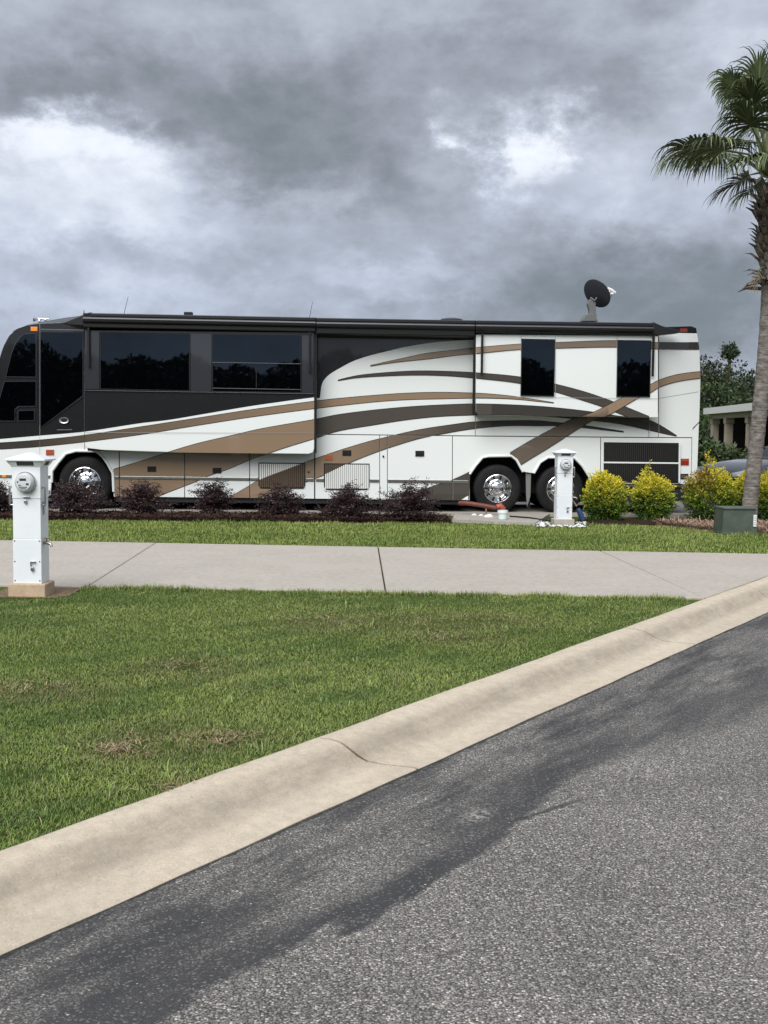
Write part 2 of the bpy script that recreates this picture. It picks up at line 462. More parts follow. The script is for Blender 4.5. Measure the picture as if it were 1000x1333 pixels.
class MB:
    """mesh builder: collects shapes into one object"""
    def __init__(s): s.v, s.f, s.m, s.sm = [], [], [], []
    def add(s, v, f, mi=0, smooth=False):
        o = len(s.v); s.v += [tuple(p) for p in v]
        s.f += [tuple(i + o for i in q) for q in f]; s.m += [mi] * len(f); s.sm += [smooth] * len(f)
        return s
    def box(s, a, b, mi=0, bev=0.0):
        bm = bmesh.new()
        bmesh.ops.create_cube(bm, size=1)
        for v in bm.verts:
            v.co = Vector([a[i] + (v.co[i] + .5) * (b[i] - a[i]) for i in range(3)])
        if bev: bmesh.ops.bevel(bm, geom=list(bm.edges), offset=bev, segments=2, affect='EDGES', profile=.5)
        s.bm(bm, mi); return s
    def bm(s, bm, mi=0, smooth=False):
        bm.verts.index_update()
        s.add([v.co.copy() for v in bm.verts], [[v.index for v in f.verts] for f in bm.faces], mi, smooth); bm.free()
        return s
    def tube(s, path, r, n=8, mi=0, caps=True):
        path = [Vector(p) for p in path]
        rs = r if isinstance(r, (list, tuple)) else [r] * len(path)
        up = Vector((0, 0, 1)) if abs((path[-1] - path[0]).normalized().z) < .9 else Vector((1, 0, 0))
        vs, fs = [], []
        for i, p in enumerate(path):
            t = (path[min(i + 1, len(path) - 1)] - path[max(i - 1, 0)]).normalized()
            a = t.cross(up).normalized(); b = t.cross(a)
            for k in range(n):
                q = 2 * math.pi * k / n
                vs.append(p + (a * math.cos(q) + b * math.sin(q)) * rs[i])
        for i in range(len(path) - 1):
            for k in range(n):
                fs.append((i * n + k, i * n + (k + 1) % n, (i + 1) * n + (k + 1) % n, (i + 1) * n + k))
        if caps: fs += [tuple(range(n))[::-1], tuple(range((len(path) - 1) * n, len(path) * n))]
        return s.add(vs, fs, mi, True)
    def lathe(s, prof, n=32, mi=0, axis='Y', c=(0, 0, 0), close=True):
        """prof: (radius, along axis)"""
        vs, fs = [], []
        for r, a in prof:
            for k in range(n):
                q = 2 * math.pi * k / n; x, y = r * math.cos(q), r * math.sin(q)
                p = {'Y': (x, a, y), 'Z': (x, y, a), 'X': (a, x, y)}[axis]
                vs.append((p[0] + c[0], p[1] + c[1], p[2] + c[2]))
        for i in range(len(prof) - 1):
            for k in range(n):
                fs.append((i * n + k, i * n + (k + 1) % n, (i + 1) * n + (k + 1) % n, (i + 1) * n + k))
        if close: fs += [tuple(range(n)), tuple(range((len(prof) - 1) * n, len(prof) * n))[::-1]]
        return s.add(vs, fs, mi, True)
    def prism(s, pts, y0, y1, mi=0, bev=0.0):
        """polygon in the x-z plane extruded along y; front edge at y0"""
        bm = bmesh.new()
        fr = [bm.verts.new((p[0], y0, p[1])) for p in pts]; bk = [bm.verts.new((p[0], y1, p[1])) for p in pts]
        n = len(pts); face = bm.faces.new(fr); bm.faces.new(bk[::-1])
        for i in range(n): bm.faces.new((fr[i], bk[i], bk[(i + 1) % n], fr[(i + 1) % n]))
        bmesh.ops.recalc_face_normals(bm, faces=bm.faces)
        if bev:
            es = [e for e in bm.edges if all(v in fr for v in e.verts)]
            bmesh.ops.bevel(bm, geom=es, offset=bev, segments=2, affect='EDGES', profile=.5)
        return s.bm(bm, mi)
    def build(s, name, mats, parent=None):
        o = mesh(name, s.v, s.f, mats, parent, s.m)
        if any(s.sm) and len(o.data.polygons) == len(s.sm):
            o.data.polygons.foreach_set('use_smooth', s.sm)
            try: o.data.set_sharp_from_angle(angle=math.radians(40))
            except Exception: pass
        return o


def tri_sheet(name, pts, z, material, kind='structure', label=None, parent=None):
    bm = bmesh.new(); vs = [bm.verts.new((p[0], p[1], z)) for p in pts]
    f = bm.faces.new(vs); bmesh.ops.recalc_face_normals(bm, faces=[f])
    if f.normal.z < 0: f.normal_flip()
    bmesh.ops.triangulate(bm, faces=bm.faces)
    me = bpy.data.meshes.new(name); bm.to_mesh(me); bm.free(); me.materials.append(material)
    o = link(bpy.data.objects.new(name, me), parent)
    if kind: o['kind'] = kind
    if label: o['label'] = label
    return o


def copy_tree(o, parent=None):
    c = o.copy(); COL.objects.link(c)
    if parent is not None: c.parent = parent
    for ch in [x for x in o.children]: copy_tree(ch, c)
    return c


def interp(pts):
    xs = np.array([p[0] for p in pts], float); ys = np.array([p[1] for p in pts], float)
    # monotone-ish cubic (Catmull-Rom tangents)
    n = len(xs); t = np.zeros(n)
    if n > 2:
        t[1:-1] = (ys[2:] - ys[:-2]) / (xs[2:] - xs[:-2])
        t[0] = 1.5 * (ys[1] - ys[0]) / (xs[1] - xs[0]) - .5 * t[1]
        t[-1] = 1.5 * (ys[-1] - ys[-2]) / (xs[-1] - xs[-2]) - .5 * t[-2]
    else: t[:] = (ys[-1] - ys[0]) / (xs[-1] - xs[0])
    def f(x):
        x = min(max(x, xs[0]), xs[-1]); i = min(max(int(np.searchsorted(xs, x)) - 1, 0), n - 2)
        h = xs[i + 1] - xs[i]; s = (x - xs[i]) / h
        return ((2 * s**3 - 3 * s**2 + 1) * ys[i] + (s**3 - 2 * s**2 + s) * h * t[i] + (-2 * s**3 + 3 * s**2) * ys[i + 1] + (s**3 - s**2) * h * t[i + 1])
    f.lo, f.hi = xs[0], xs[-1]
    return f


# ------------------------------------------------------------------ ground
def cpt(s, d, z=0.0):
    """point s metres along the kerb from A0, d metres towards the road"""
    p = A0 + CD * s + CN * d; return Vector((p.x, p.y, z))


ROADZ = -.13
PX = G(41.5, 773.0)             # the front pedestal stands here
far, near = 900, -120
gpts = [cpt(near, .02), cpt(far, .02), cpt(far, -900), cpt(near, -900)]
tri_sheet('ground', gpts, -.035, M_SOIL, label='flat grassy ground running out to the trees')
tri_sheet('verge', [cpt(near, 9.6), cpt(far, 9.6), cpt(far, 400), cpt(near, 400)], -.02, M_SOIL, label='grass verge on the other side of the road')
tri_sheet('road', [cpt(near, CW - .03), cpt(far, CW - .03), cpt(far, 9.7), cpt(near, 9.7)], ROADZ, M_ASPH, label='grey asphalt road with a dark sealed band beside the kerb')
# driveway
e_b = [G(0, 704), G(1000, 722)]; e_f = [G(106, 764.5), G(890, 779)]


def line_at(p, q, x):
    t = (x - p.x) / (q.x - p.x); return Vector((x, p.y + (q.y - p.y) * t, 0))


def meet_curb(p, q):
    d = (q - p); t = (CUR0 + .004 - p.dot(CN)) / d.dot(CN); return p + d * t


jb = [(-106, 701), (200, 709), (492, 714), (785, 720)]
jf = [(-150, 757), (128, 757), (502, 767), (895, 779)]
lawnmul = []
drive = MB()
driveway = empty('driveway', (0, 0, 0)); tag(driveway, 'pale concrete driveway slabs crossing behind the near lawn', kind='structure')
bj = [line_at(*e_b, -30.0)] + [G(*p) for p in jb]; fj = [line_at(*e_f, -30.0)] + [G(*p) for p in jf]
bj = [line_at(*e_b, p.x) for p in bj] + [meet_curb(*e_b)]
fj2 = []
for p in fj: fj2.append(line_at(*e_f, p.x))
fj2[-1] = meet_curb(*e_f); fj = fj2 + [meet_curb(*e_f)]
for i in range(len(bj) - 1):
    g = .006 if i < 3 else .011
    q = [bj[i] + Vector((g, 0, 0)), bj[i + 1] - Vector((g, 0, 0)), fj[i + 1] - Vector((g, 0, 0)), fj[i] + Vector((g, 0, 0))]
    if i == len(bj) - 2: q = [bj[i] + Vector((g, 0, 0)), bj[i + 1], fj[i + 1]]
    bm = bmesh.new()
    tp = [bm.verts.new((p.x, p.y, .012)) for p in q]; bt = [bm.verts.new((p.x, p.y, -.03)) for p in q]
    bm.faces.new(tp); n = len(q)
    for k in range(n): bm.faces.new((tp[k], bt[k], bt[(k + 1) % n], tp[(k + 1) % n]))
    bmesh.ops.recalc_face_normals(bm, faces=bm.faces)
    bmesh.ops.bevel(bm, geom=[e for e in bm.edges if all(v in tp for v in e.verts)], offset=.006, segments=1, affect='EDGES')
    MB().bm(bm).build('slab', M_CONC, driveway)

# rolled kerb in three cast lengths with open joints
kerb = empty('kerb', (0, 0, 0)); tag(kerb, 'tan rolled concrete kerb curving up beside the asphalt road', kind='structure')
prof = [(0, -.3), (0, -.012), (.012, .004), (.04, .012), (.10, .013), (.16, .006), (.20, -.008), (.24, -.032), (.28, -.062), (.33, -.090), (.40, -.105), (.48, -.113), (CW - .012, -.119), (CW, -.127), (CW, -.3)]
s1 = (A1 - A0).dot(CD); s2 = (G(815, 820) - A0).dot(CD)


def joint(s, k, skew, seed):
    t = prof[k][0] / CW
    return s + skew * t ** 1.3 + .02 * math.sin(seed + 7 * t) * (0 if k < 3 else 1)


js = [(-60, 0, 0), (s1, .22, 1.0), (s2, .34, 2.0), (s2 + 3.4, .0, 0), (s2 + 80, 0, 0)]
for i in range(len(js) - 1):
    V, Fc = [], []
    L_ = js[i + 1][0] - js[i][0]; ns = max(2, int(min(L_, 30) / .25))
    for a in range(ns + 1):
        t = a / ns
        if L_ > 30: t = (1 - (1 - t) ** 2.6) if i == 0 else t ** 2.2
        for k, (d, z) in enumerate(prof):
            sa = joint(js[i][0], k, js[i][1], js[i][2]) + .011; sb = joint(js[i + 1][0], k, js[i + 1][1], js[i + 1][2]) - .011
            s_ = sa + (sb - sa) * t
            wob = .003 * math.sin(s_ * 3.1) + .003 * math.sin(s_ * 7.7 + 1)
            V.append(cpt(s_, d + (wob if k > 1 else 0), z + .0015 * math.sin(s_ * 2.3 + d * 9)))
    P_ = len(prof)
    for a in range(ns):
        for k in range(P_ - 1): Fc.append((a * P_ + k, a * P_ + k + 1, (a + 1) * P_ + k + 1, (a + 1) * P_ + k))
    Fc += [tuple(range(P_)), tuple(range(ns * P_, ns * P_ + P_))[::-1]]
    o = mesh('kerb_length', V, Fc, M_CURB, kerb, smooth=True)
    try: o.data.set_sharp_from_angle(angle=math.radians(50))
    except Exception: pass

# lawn sheets
fe = lambda x: line_at(*e_f, x).y
be = lambda x: line_at(*e_b, x).y
lw = [cpt(-14, 0), cpt(s2 + .2, 0), meet_curb(*e_f), line_at(*e_f, -30), Vector((-30, -10, 0))]
tri_sheet('near_lawn', lw, -.012, M_SOIL, label='near lawn between the kerb and the driveway')
mb0, mb1 = G(-50, 676), G(590, 681.5)
tri_sheet('back_lawn', [line_at(*e_b, -30), meet_curb(*e_b), cpt((meet_curb(*e_b) - A0).dot(CD) + 14, 0), Vector((-30, 24, 0))], -.012, M_SOIL, label='strip of lawn between the driveway and the planting bed')
tri_sheet('dirt_patch', [PX + Vector((x, y, 0)) for x, y in ((-.4, .6), (.4, .6), (.4, -.1), (.3, -.24), (-.3, -.24), (-.4, -.1))], -.004, M_DIRT, label='bare dirt round the front pedestal base')


def vnoise(XY, scale, seed):
    r = np.random.default_rng(seed); ph = r.uniform(0, 6.28, (8, 2)); fr = r.normal(0, 1, (8, 2)) * scale
    return sum(np.sin(XY @ fr[i] + ph[i, 0]) for i in range(8)) / 4.0


def blades(name, XY, h, w, colf, label, lean=.75):
    n = len(XY); az = rng.uniform(0, 2 * np.pi, n); ln = np.abs(rng.normal(lean, .45, n)).clip(.1, 1.5)
    hh = h * rng.uniform(.45, 1.6, n) * np.clip(1 + .35 * vnoise(XY, 9, 21) + .3 * vnoise(XY, 3, 22), .45, 1.9); ww = w * rng.uniform(.7, 1.3, n)
    side = np.c_[-np.sin(az), np.cos(az)]; dirv = np.c_[np.cos(az), np.sin(az)]
    z0 = np.full(n, -.014)
    V = np.zeros((n, 5, 3), np.float32)
    V[:, 0, :2] = XY - side * ww[:, None] / 2; V[:, 1, :2] = XY + side * ww[:, None] / 2
    V[:, 0, 2] = V[:, 1, 2] = z0
    mid = XY + dirv * (hh * np.sin(ln * .6) * .55)[:, None]; mz = z0 + hh * np.cos(ln * .6) * .55
    V[:, 2, :2] = mid + side * ww[:, None] * .42; V[:, 3, :2] = mid - side * ww[:, None] * .42; V[:, 2, 2] = V[:, 3, 2] = mz
    V[:, 4, :2] = mid + dirv * (hh * np.sin(ln * 1.25) * .55)[:, None]; V[:, 4, 2] = np.maximum(mz + hh * np.cos(ln * 1.25) * .5, .002)
    b = (np.arange(n) * 5)[:, None]
    q = b + np.array([[0, 1, 2, 3]]); t = b + np.array([[3, 2, 4]])
    c = colf(XY)
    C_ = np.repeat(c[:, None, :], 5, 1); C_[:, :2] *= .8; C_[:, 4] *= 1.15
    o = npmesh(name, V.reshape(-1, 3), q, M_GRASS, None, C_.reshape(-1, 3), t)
    return tag(o, label, None, None, 'stuff')


BARE = [(G(235, 868), .42, .16), (G(50, 897), .5, .16), (G(205, 965), .38, .16), (G(560, 808), 1.1, .22), (G(232, 1022), .16, .07), (G(900 - 300, 830), .5, .14), (G(640, 760 + 45), .4, .14), (G(150, 975), .2, .08), (G(420, 808), .4, .2), (G(300, 960), .25, .09)]


def near_cols(XY):
    n = len(XY)
    t = rng.random(n); v = vnoise(XY, 1.6, 3); v2 = vnoise(XY, 5, 4)
    a = np.array([.125, .186, .036]); b_ = np.array([.245, .292, .078]); dk = np.array([.042, .092, .020])
    c = a + (b_ - a) * np.clip(.45 + .5 * v + .3 * v2, 0, 1)[:, None]
    c = np.where((v2 < -.35)[:, None], c * .6 + dk * .4, c)
    c *= rng.uniform(.65, 1.3, n)[:, None]
    dry = t < .06; c[dry] = np.array([.30, .255, .14]) * rng.uniform(.6, 1.2, dry.sum())[:, None]
    pale = (t > .94); c[pale] = np.array([.20, .27, .12]) * rng.uniform(.8, 1.2, pale.sum())[:, None]
    for p, rx, ry in BARE:
        d2 = ((XY[:, 0] - p.x) / rx) ** 2 + ((XY[:, 1] - p.y) / (ry * 2.6)) ** 2
        k = np.exp(-d2 * 1.2) * (rng.random(n) < .45)
        c = c * (1 - k[:, None]) + np.array([.25, .18, .10]) * k[:, None] * rng.uniform(.5, 1.5, n)[:, None]
    return c


def samp(n, x0, x1, y0, y1, keep):
    XY = np.c_[rng.uniform(x0, x1, n), rng.uniform(y0, y1, n)]; return XY[keep(XY)]


def keep_near(XY):
    d = XY @ np.array([CN.x, CN.y]) - CUR0
    ye = np.array(e_f[0].y + (e_f[1].y - e_f[0].y) * (XY[:, 0] - e_f[0].x) / (e_f[1].x - e_f[0].x))
    k = (d < .012 + .02 * rng.random(len(XY))) & (XY[:, 1] < ye + .0) & (XY[:, 0] > -.37 * XY[:, 1] - .9)
    k &= rng.random(len(XY)) < np.clip(50 / XY[:, 1] ** 2, .28, 1)
    for p, rx, ry in BARE:
        d2 = ((XY[:, 0] - p.x) / rx) ** 2 + ((XY[:, 1] - p.y) / (ry * 2.6)) ** 2
        k &= rng.random(len(XY)) > .8 * np.exp(-d2 * 2.4) * (.55 + .45 * np.sign(vnoise(XY, 14, 31)))
    k &= ~((np.abs(XY[:, 0] - PX.x) < .34 + .06 * np.sin(XY[:, 1] * 23)) & (XY[:, 1] > PX.y - .20 + .05 * np.sin(XY[:, 0] * 11)))
    return k


XY = samp(1050000, -5.6, 3.4, 3.2, 12.7, keep_near)
blades('near_grass', XY, .021, .0034, near_cols, 'short green mown grass on the near lawn', 1.35)
# longer, ragged fringe along the driveway edge
xs = rng.uniform(G(108, 765).x, e_f[1].x, 9000)
blades('edge_grass', np.c_[xs, e_f[0].y + (e_f[1].y - e_f[0].y) * (xs - e_f[0].x) / (e_f[1].x - e_f[0].x) + rng.normal(-.06, .05, 9000)], .048, .005, lambda P: near_cols(P) * 1.05, 'longer grass fringe along the driveway front edge', .7)


# a few weed tufts of broader blades, and thatch in the thin patches
cl = samp(900, -5.2, 3.2, 3.4, 12.4, keep_near)[:150]
XY = (cl[:, None, :] + rng.normal(0, .035, (len(cl), 26, 2))).reshape(-1, 2)
blades('weed_tufts', XY[keep_near(XY) | (rng.random(len(XY)) < .5)], .045, .0065, lambda P: near_cols(P) * np.array([1.05, 1.12, 1.1]), 'broader bladed weed tufts scattered in the near lawn', 1.0)


def back_edge(x): return mb0.y + (mb1.y - mb0.y) * (x - mb0.x) / (mb1.x - mb0.x)


def keep_back(XY):
    ye = e_b[0].y + (e_b[1].y - e_b[0].y) * (XY[:, 0] - e_b[0].x) / (e_b[1].x - e_b[0].x)
    yb = back_edge(XY[:, 0]) + .06 * np.sin(XY[:, 0] * 2.1) + .05 * np.sin(XY[:, 0] * 5.3)
    yb = np.where(XY[:, 0] > 5.0, yb - np.clip((XY[:, 0] - 5.0) * 1.5, 0, 1.65) + .12 * np.sin(XY[:, 0] * 4), yb)
    return (XY[:, 1] > ye + .01) & (XY[:, 1] < yb)


def back_cols(XY):
    n = len(XY); v = vnoise(XY, 1.3, 8); a = np.array([.125, .186, .036]); b_ = np.array([.235, .29, .072])
    c = a + (b_ - a) * np.clip(.5 + .5 * v, 0, 1)[:, None]; c *= rng.uniform(.65, 1.3, n)[:, None]
    dry = rng.random(n) < .05; c[dry] = (.24, .20, .10)
    return c


XY = samp(190000, -9.5, 9.5, 15.8, 22.0, keep_back)
blades('back_grass', XY, .042, .008, back_cols, 'short green grass on the strip behind the driveway', .8)

# ------------------------------------------------------------------ beds and pad
def mound(name, x0, x1, y0f, y1f, h, material, nx, ny, label):
    V, Fc = [], []
    for i in range(nx + 1):
        x = x0 + (x1 - x0) * i / nx
        for j in range(ny + 1):
            t = j / ny; y = y0f(x) + (y1f(x) - y0f(x)) * t
            e = min(1, 4 * min(t, 1 - t) + .0) * min(1, 6 * min(i / nx, 1 - i / nx))
            V.append((x, y, -.016 + (h * (math.sin(math.pi * min(1, t * 1.0)) ** .6 if 0 < t < 1 else 0) + .022 * math.sin(x * 9 + y * 5) * e + random.uniform(-.012, .012) * e) * (1 if e > 0 else 0)))
    for i in range(nx):
        for j in range(ny): Fc.append((i * (ny + 1) + j, (i + 1) * (ny + 1) + j, (i + 1) * (ny + 1) + j + 1, i * (ny + 1) + j + 1))
    o = mesh(name, V, Fc, material, smooth=True); return tag(o, label, None, None, 'stuff')


# ---- bus frame (needed for pad placement)
YAW = math.radians(2.0)
EU = Vector((math.cos(YAW), math.sin(YAW), 0)); EW = Vector((-math.sin(YAW), math.cos(YAW), 0))
BQ = Vector((.1 * 22.9, 22.9, 0)); BO = BQ - EU * 10.3
W = .42                                    # slides stand out this far from the side wall


def BP(px, py, w=0.0):
    d = ray(px, py); t = (w - (CP - BO).dot(EW)) / d.dot(EW); p = CP + d * t - BO
    return (p.dot(EU), p.z)


def bus_world(u, w, z=0): return BO + EU * u + EW * w + Vector((0, 0, z))


pad = MB()
p0 = bus_world(-4, .32); p1 = bus_world(18, .32)
bm = bmesh.new()
ring = [bus_world(-4, .20), bus_world(9.45, .20), G(588, 679), G(697, 684), bus_world(11.35, .20), bus_world(19, .20), bus_world(19, 5), bus_world(-4, 5)]
tp = [bm.verts.new((p.x, p.y, .045)) for p in ring]; bt = [bm.verts.new((p.x, p.y, -.03)) for p in ring]
bm.faces.new(tp)
for k in range(len(ring)): bm.faces.new((tp[k], bt[k], bt[(k + 1) % len(ring)], tp[(k + 1) % len(ring)]))
bmesh.ops.recalc_face_normals(bm, faces=bm.faces)
o = pad.bm(bm).build('concrete_pad', M_PAD); tag(o, 'concrete pad under the motorhome', kind='structure')
PADZ = .045

mound('mulch_bed', -13, G(590, 680).x, lambda x: back_edge(x) + .02, lambda x: (bus_world(0, .18) + (EU / EU.x) * (x - bus_world(0, .18).x)).y, .085, M_MULCH, 200, 14, 'dark brown mulch bed in front of the motorhome')
mound('shrub_bed', G(762, 682).x, 9.6, lambda x: back_edge(x) + .0, lambda x: back_edge(x) + 1.3, .05, M_MULCH, 80, 10, 'mulch bed under the yellow shrubs')
mound('straw_bed', 5.0, 10.0, lambda x: back_edge(x) - min(1.6, (x - 5.0) * 1.6 + .05), lambda x: back_edge(x) + .4, .06, M_DIRT, 60, 20, 'pine straw bed round the palm trunk')


def strands(name, pts, L, w, c0, c1, label, zf, lift=.03, material=None):
    n = len(pts); az = rng.uniform(0, 6.283, n); ll = L * rng.uniform(.5, 1.3, n); tilt = rng.normal(0, .25, n)
    d = np.c_[np.cos(az) * np.cos(tilt), np.sin(az) * np.cos(tilt), np.abs(np.sin(tilt))]; s = np.c_[-np.sin(az), np.cos(az), np.zeros(n)]
    P = np.c_[pts, zf(pts) + rng.uniform(0, lift, n)]
    V = np.stack([P - s * w / 2, P + s * w / 2, P + d * ll[:, None] + s * w / 2, P + d * ll[:, None] - s * w / 2], 1)
    c = np.array(c0) + (np.array(c1) - np.array(c0)) * rng.random(n)[:, None]
    o = npmesh(name, V.reshape(-1, 3), (np.arange(n) * 4)[:, None] + np.arange(4), material or M_STRAW, None, np.repeat(c, 4, 0))
    return tag(o, label, None, None, 'stuff')


tp_all = np.concatenate([np.c_[rng.normal(p.x, rx * .34, 150), rng.normal(p.y, ry * .8, 150)] for p, rx, ry in BARE])
tp_all = tp_all[vnoise(tp_all, 12, 31) < .1]
strands('thatch', tp_all, .05, .004, (.10, .065, .035), (.46, .36, .23), 'dry thatch lying in the thin patches of the near lawn', lambda p: np.full(len(p), -.004), .012)
sx = rng.uniform(5.1, 9.4, 9000); sy = back_edge(sx) - np.minimum(1.6, (sx - 5.0) * 1.6) + rng.uniform(0, 1, 9000) * (np.minimum(1.6, (sx - 5) * 1.6) + .3)
strands('pine_straw', np.c_[sx, sy], .17, .009, (.17, .105, .07), (.48, .35, .26), 'fallen pine straw round the palm and the green box', lambda p: np.full(len(p), .02), .05)
sx = rng.uniform(-9, G(588, 680).x, 9000); sy = back_edge(sx) + rng.uniform(.0, 1, 9000) ** 1.2 * 1.3
strands('mulch_chips', np.c_[sx, sy], .07, .022, (.018, .010, .008), (.085, .048, .036), 'dark mulch chips in front of the motorhome', lambda p: np.full(len(p), .05), .04)

# ------------------------------------------------------------------ the motorhome
bus = empty('motorhome', BO, YAW)
tag(bus, 'long charcoal and white bus motorhome with tan swoosh stripes and awnings', 'motorhome')


def bprism(name, pts, w, mats, parent=bus, thick=.03, bev=.004, proud=0.0):
    P_ = [BP(x, y, w) for x, y in pts]
    return MB().prism(P_, w - proud, w - proud + thick, 0, bev).build(name, mats, parent)


def rect(x0, y0, x1, y1, slope=.012):
    return [(x0, y0), (x1, y0 + (x1 - x0) * slope), (x1 + 0, y1 + (x1 - x0) * slope), (x0, y1)]


PANELS = []


def panel(name, pts, w, parent=bus, thick=.03, label=None, bev=.0015):
    o = bprism(name, pts, w, M_WHITE, parent, thick, bev)
    if label: o['label'] = label
    PANELS.append((o, pts, w)); return o


# upper and lower side panels: photo outlines projected on the side wall (w = W) and on the slide-outs (w = 0)
skirt = lambda x: 646.3 + (x - 150) * .0108
cabfront = [(-27, 640), (-28, 600), (-23, 560), (-11, 505), (-1.5, 470), (4.5, 451), (12, 437), (22, 428), (36, 423), (51.8, 421)]
panel('cab_panel', cabfront + [(51.8, 645), (-27, 644)], W)
panel('cab_panel', [(52.2, 421), (110, 419), (110, 586.6), (99, 587), (86, 590.5), (76, 602), (68, 613), (66, 645), (52.2, 645)], W)
panel('fender_panel', [(110.8, 578), (154.8, 580), (154.8, 646.4), (148.4, 646.4), (147, 616), (140, 603), (133, 593.5), (125, 587.2), (110.8, 586.6)], W)
for a, b_ in ((156, 240), (241, 324.6), (325.6, 409)):
    panel('storage_door', [(a, 580), (b_, 580), (b_, skirt(b_)), (a, skirt(a))], W)
panel('side_panel', [(410.6, 432), (618.5, 435), (618.5, 567), (410.6, 564.8)], W)
for a, b_ in ((410.6, 494), (494.8, 504), (504.8, 588.6)):
    panel('storage_door', [(a, 565.9 + (a - 410) * .0105), (b_, 565.9 + (b_ - 410) * .0105), (b_, skirt(b_)), (a, skirt(a))], W)
arch1 = [(611.5, 651.3), (611.5, 617), (619, 606), (628, 595.5), (636, 593.7), (665.6, 593.3), (672.5, 598.5), (681, 614)]
arch2 = [(695, 616), (703, 602), (713.5, 595.3), (748, 596), (758, 606), (768, 621.5), (770, 629.5)]
panel('wheel_panel', [(589.5, 567.9), (781.6, 569.6), (781.6, 629.5)] + arch2[::-1] + arch1[::-1] + [(589.5, 651.2)], W)
panel('side_panel', [(619.2, 536), (844.6, 538), (844.6, 568.9), (619.2, 567)], W)
panel('side_panel', [(845.4, 538), (857, 538), (857, 569), (845.4, 568.9)], W)
panel('rear_panel', [(857.8, 433), (907.5, 434), (910.5, 455), (912, 494), (910.3, 549), (902, 557), (901, 569.2), (857.8, 569)], W)
panel('rear_trim', [(910.0, 551), (907.2, 624), (906.5, 634), (900.2, 634), (901.4, 562), (903, 558.5)], W)
panel('engine_panel', [(782.5, 569.7), (900.4, 570.3), (899.6, 630), (782.5, 629.6)], W)
sl1 = panel('slide_out', [(110.5, 430), (409.2, 433), (409.2, 584), (407.5, 589), (402, 591), (230, 589), (135, 586), (114, 583.5), (110.5, 580)], 0, thick=.05, bev=.012)
sl2 = panel('slide_out', [(619.6, 435), (856.8, 437), (856.8, 543.6), (845, 543.4), (700, 541.3), (624, 540.2), (619.6, 536)], 0, thick=.05, bev=.012)
for sl, x0, y0, x1, y1 in ((sl1, 111.5, 431, 408.2, 589), (sl2, 620.6, 436, 855.8, 541)):
    (u0, z1), (u1, _), (_, z0) = BP(x0, y0), BP(x1, y0), BP((x0 + x1) / 2, y1)
    MB().box((u0 + .006, .045, z0 + .01), (u1 - .006, W + .3, z1 - .02), 0, .01).build('slide_box', M_BLACK, sl)

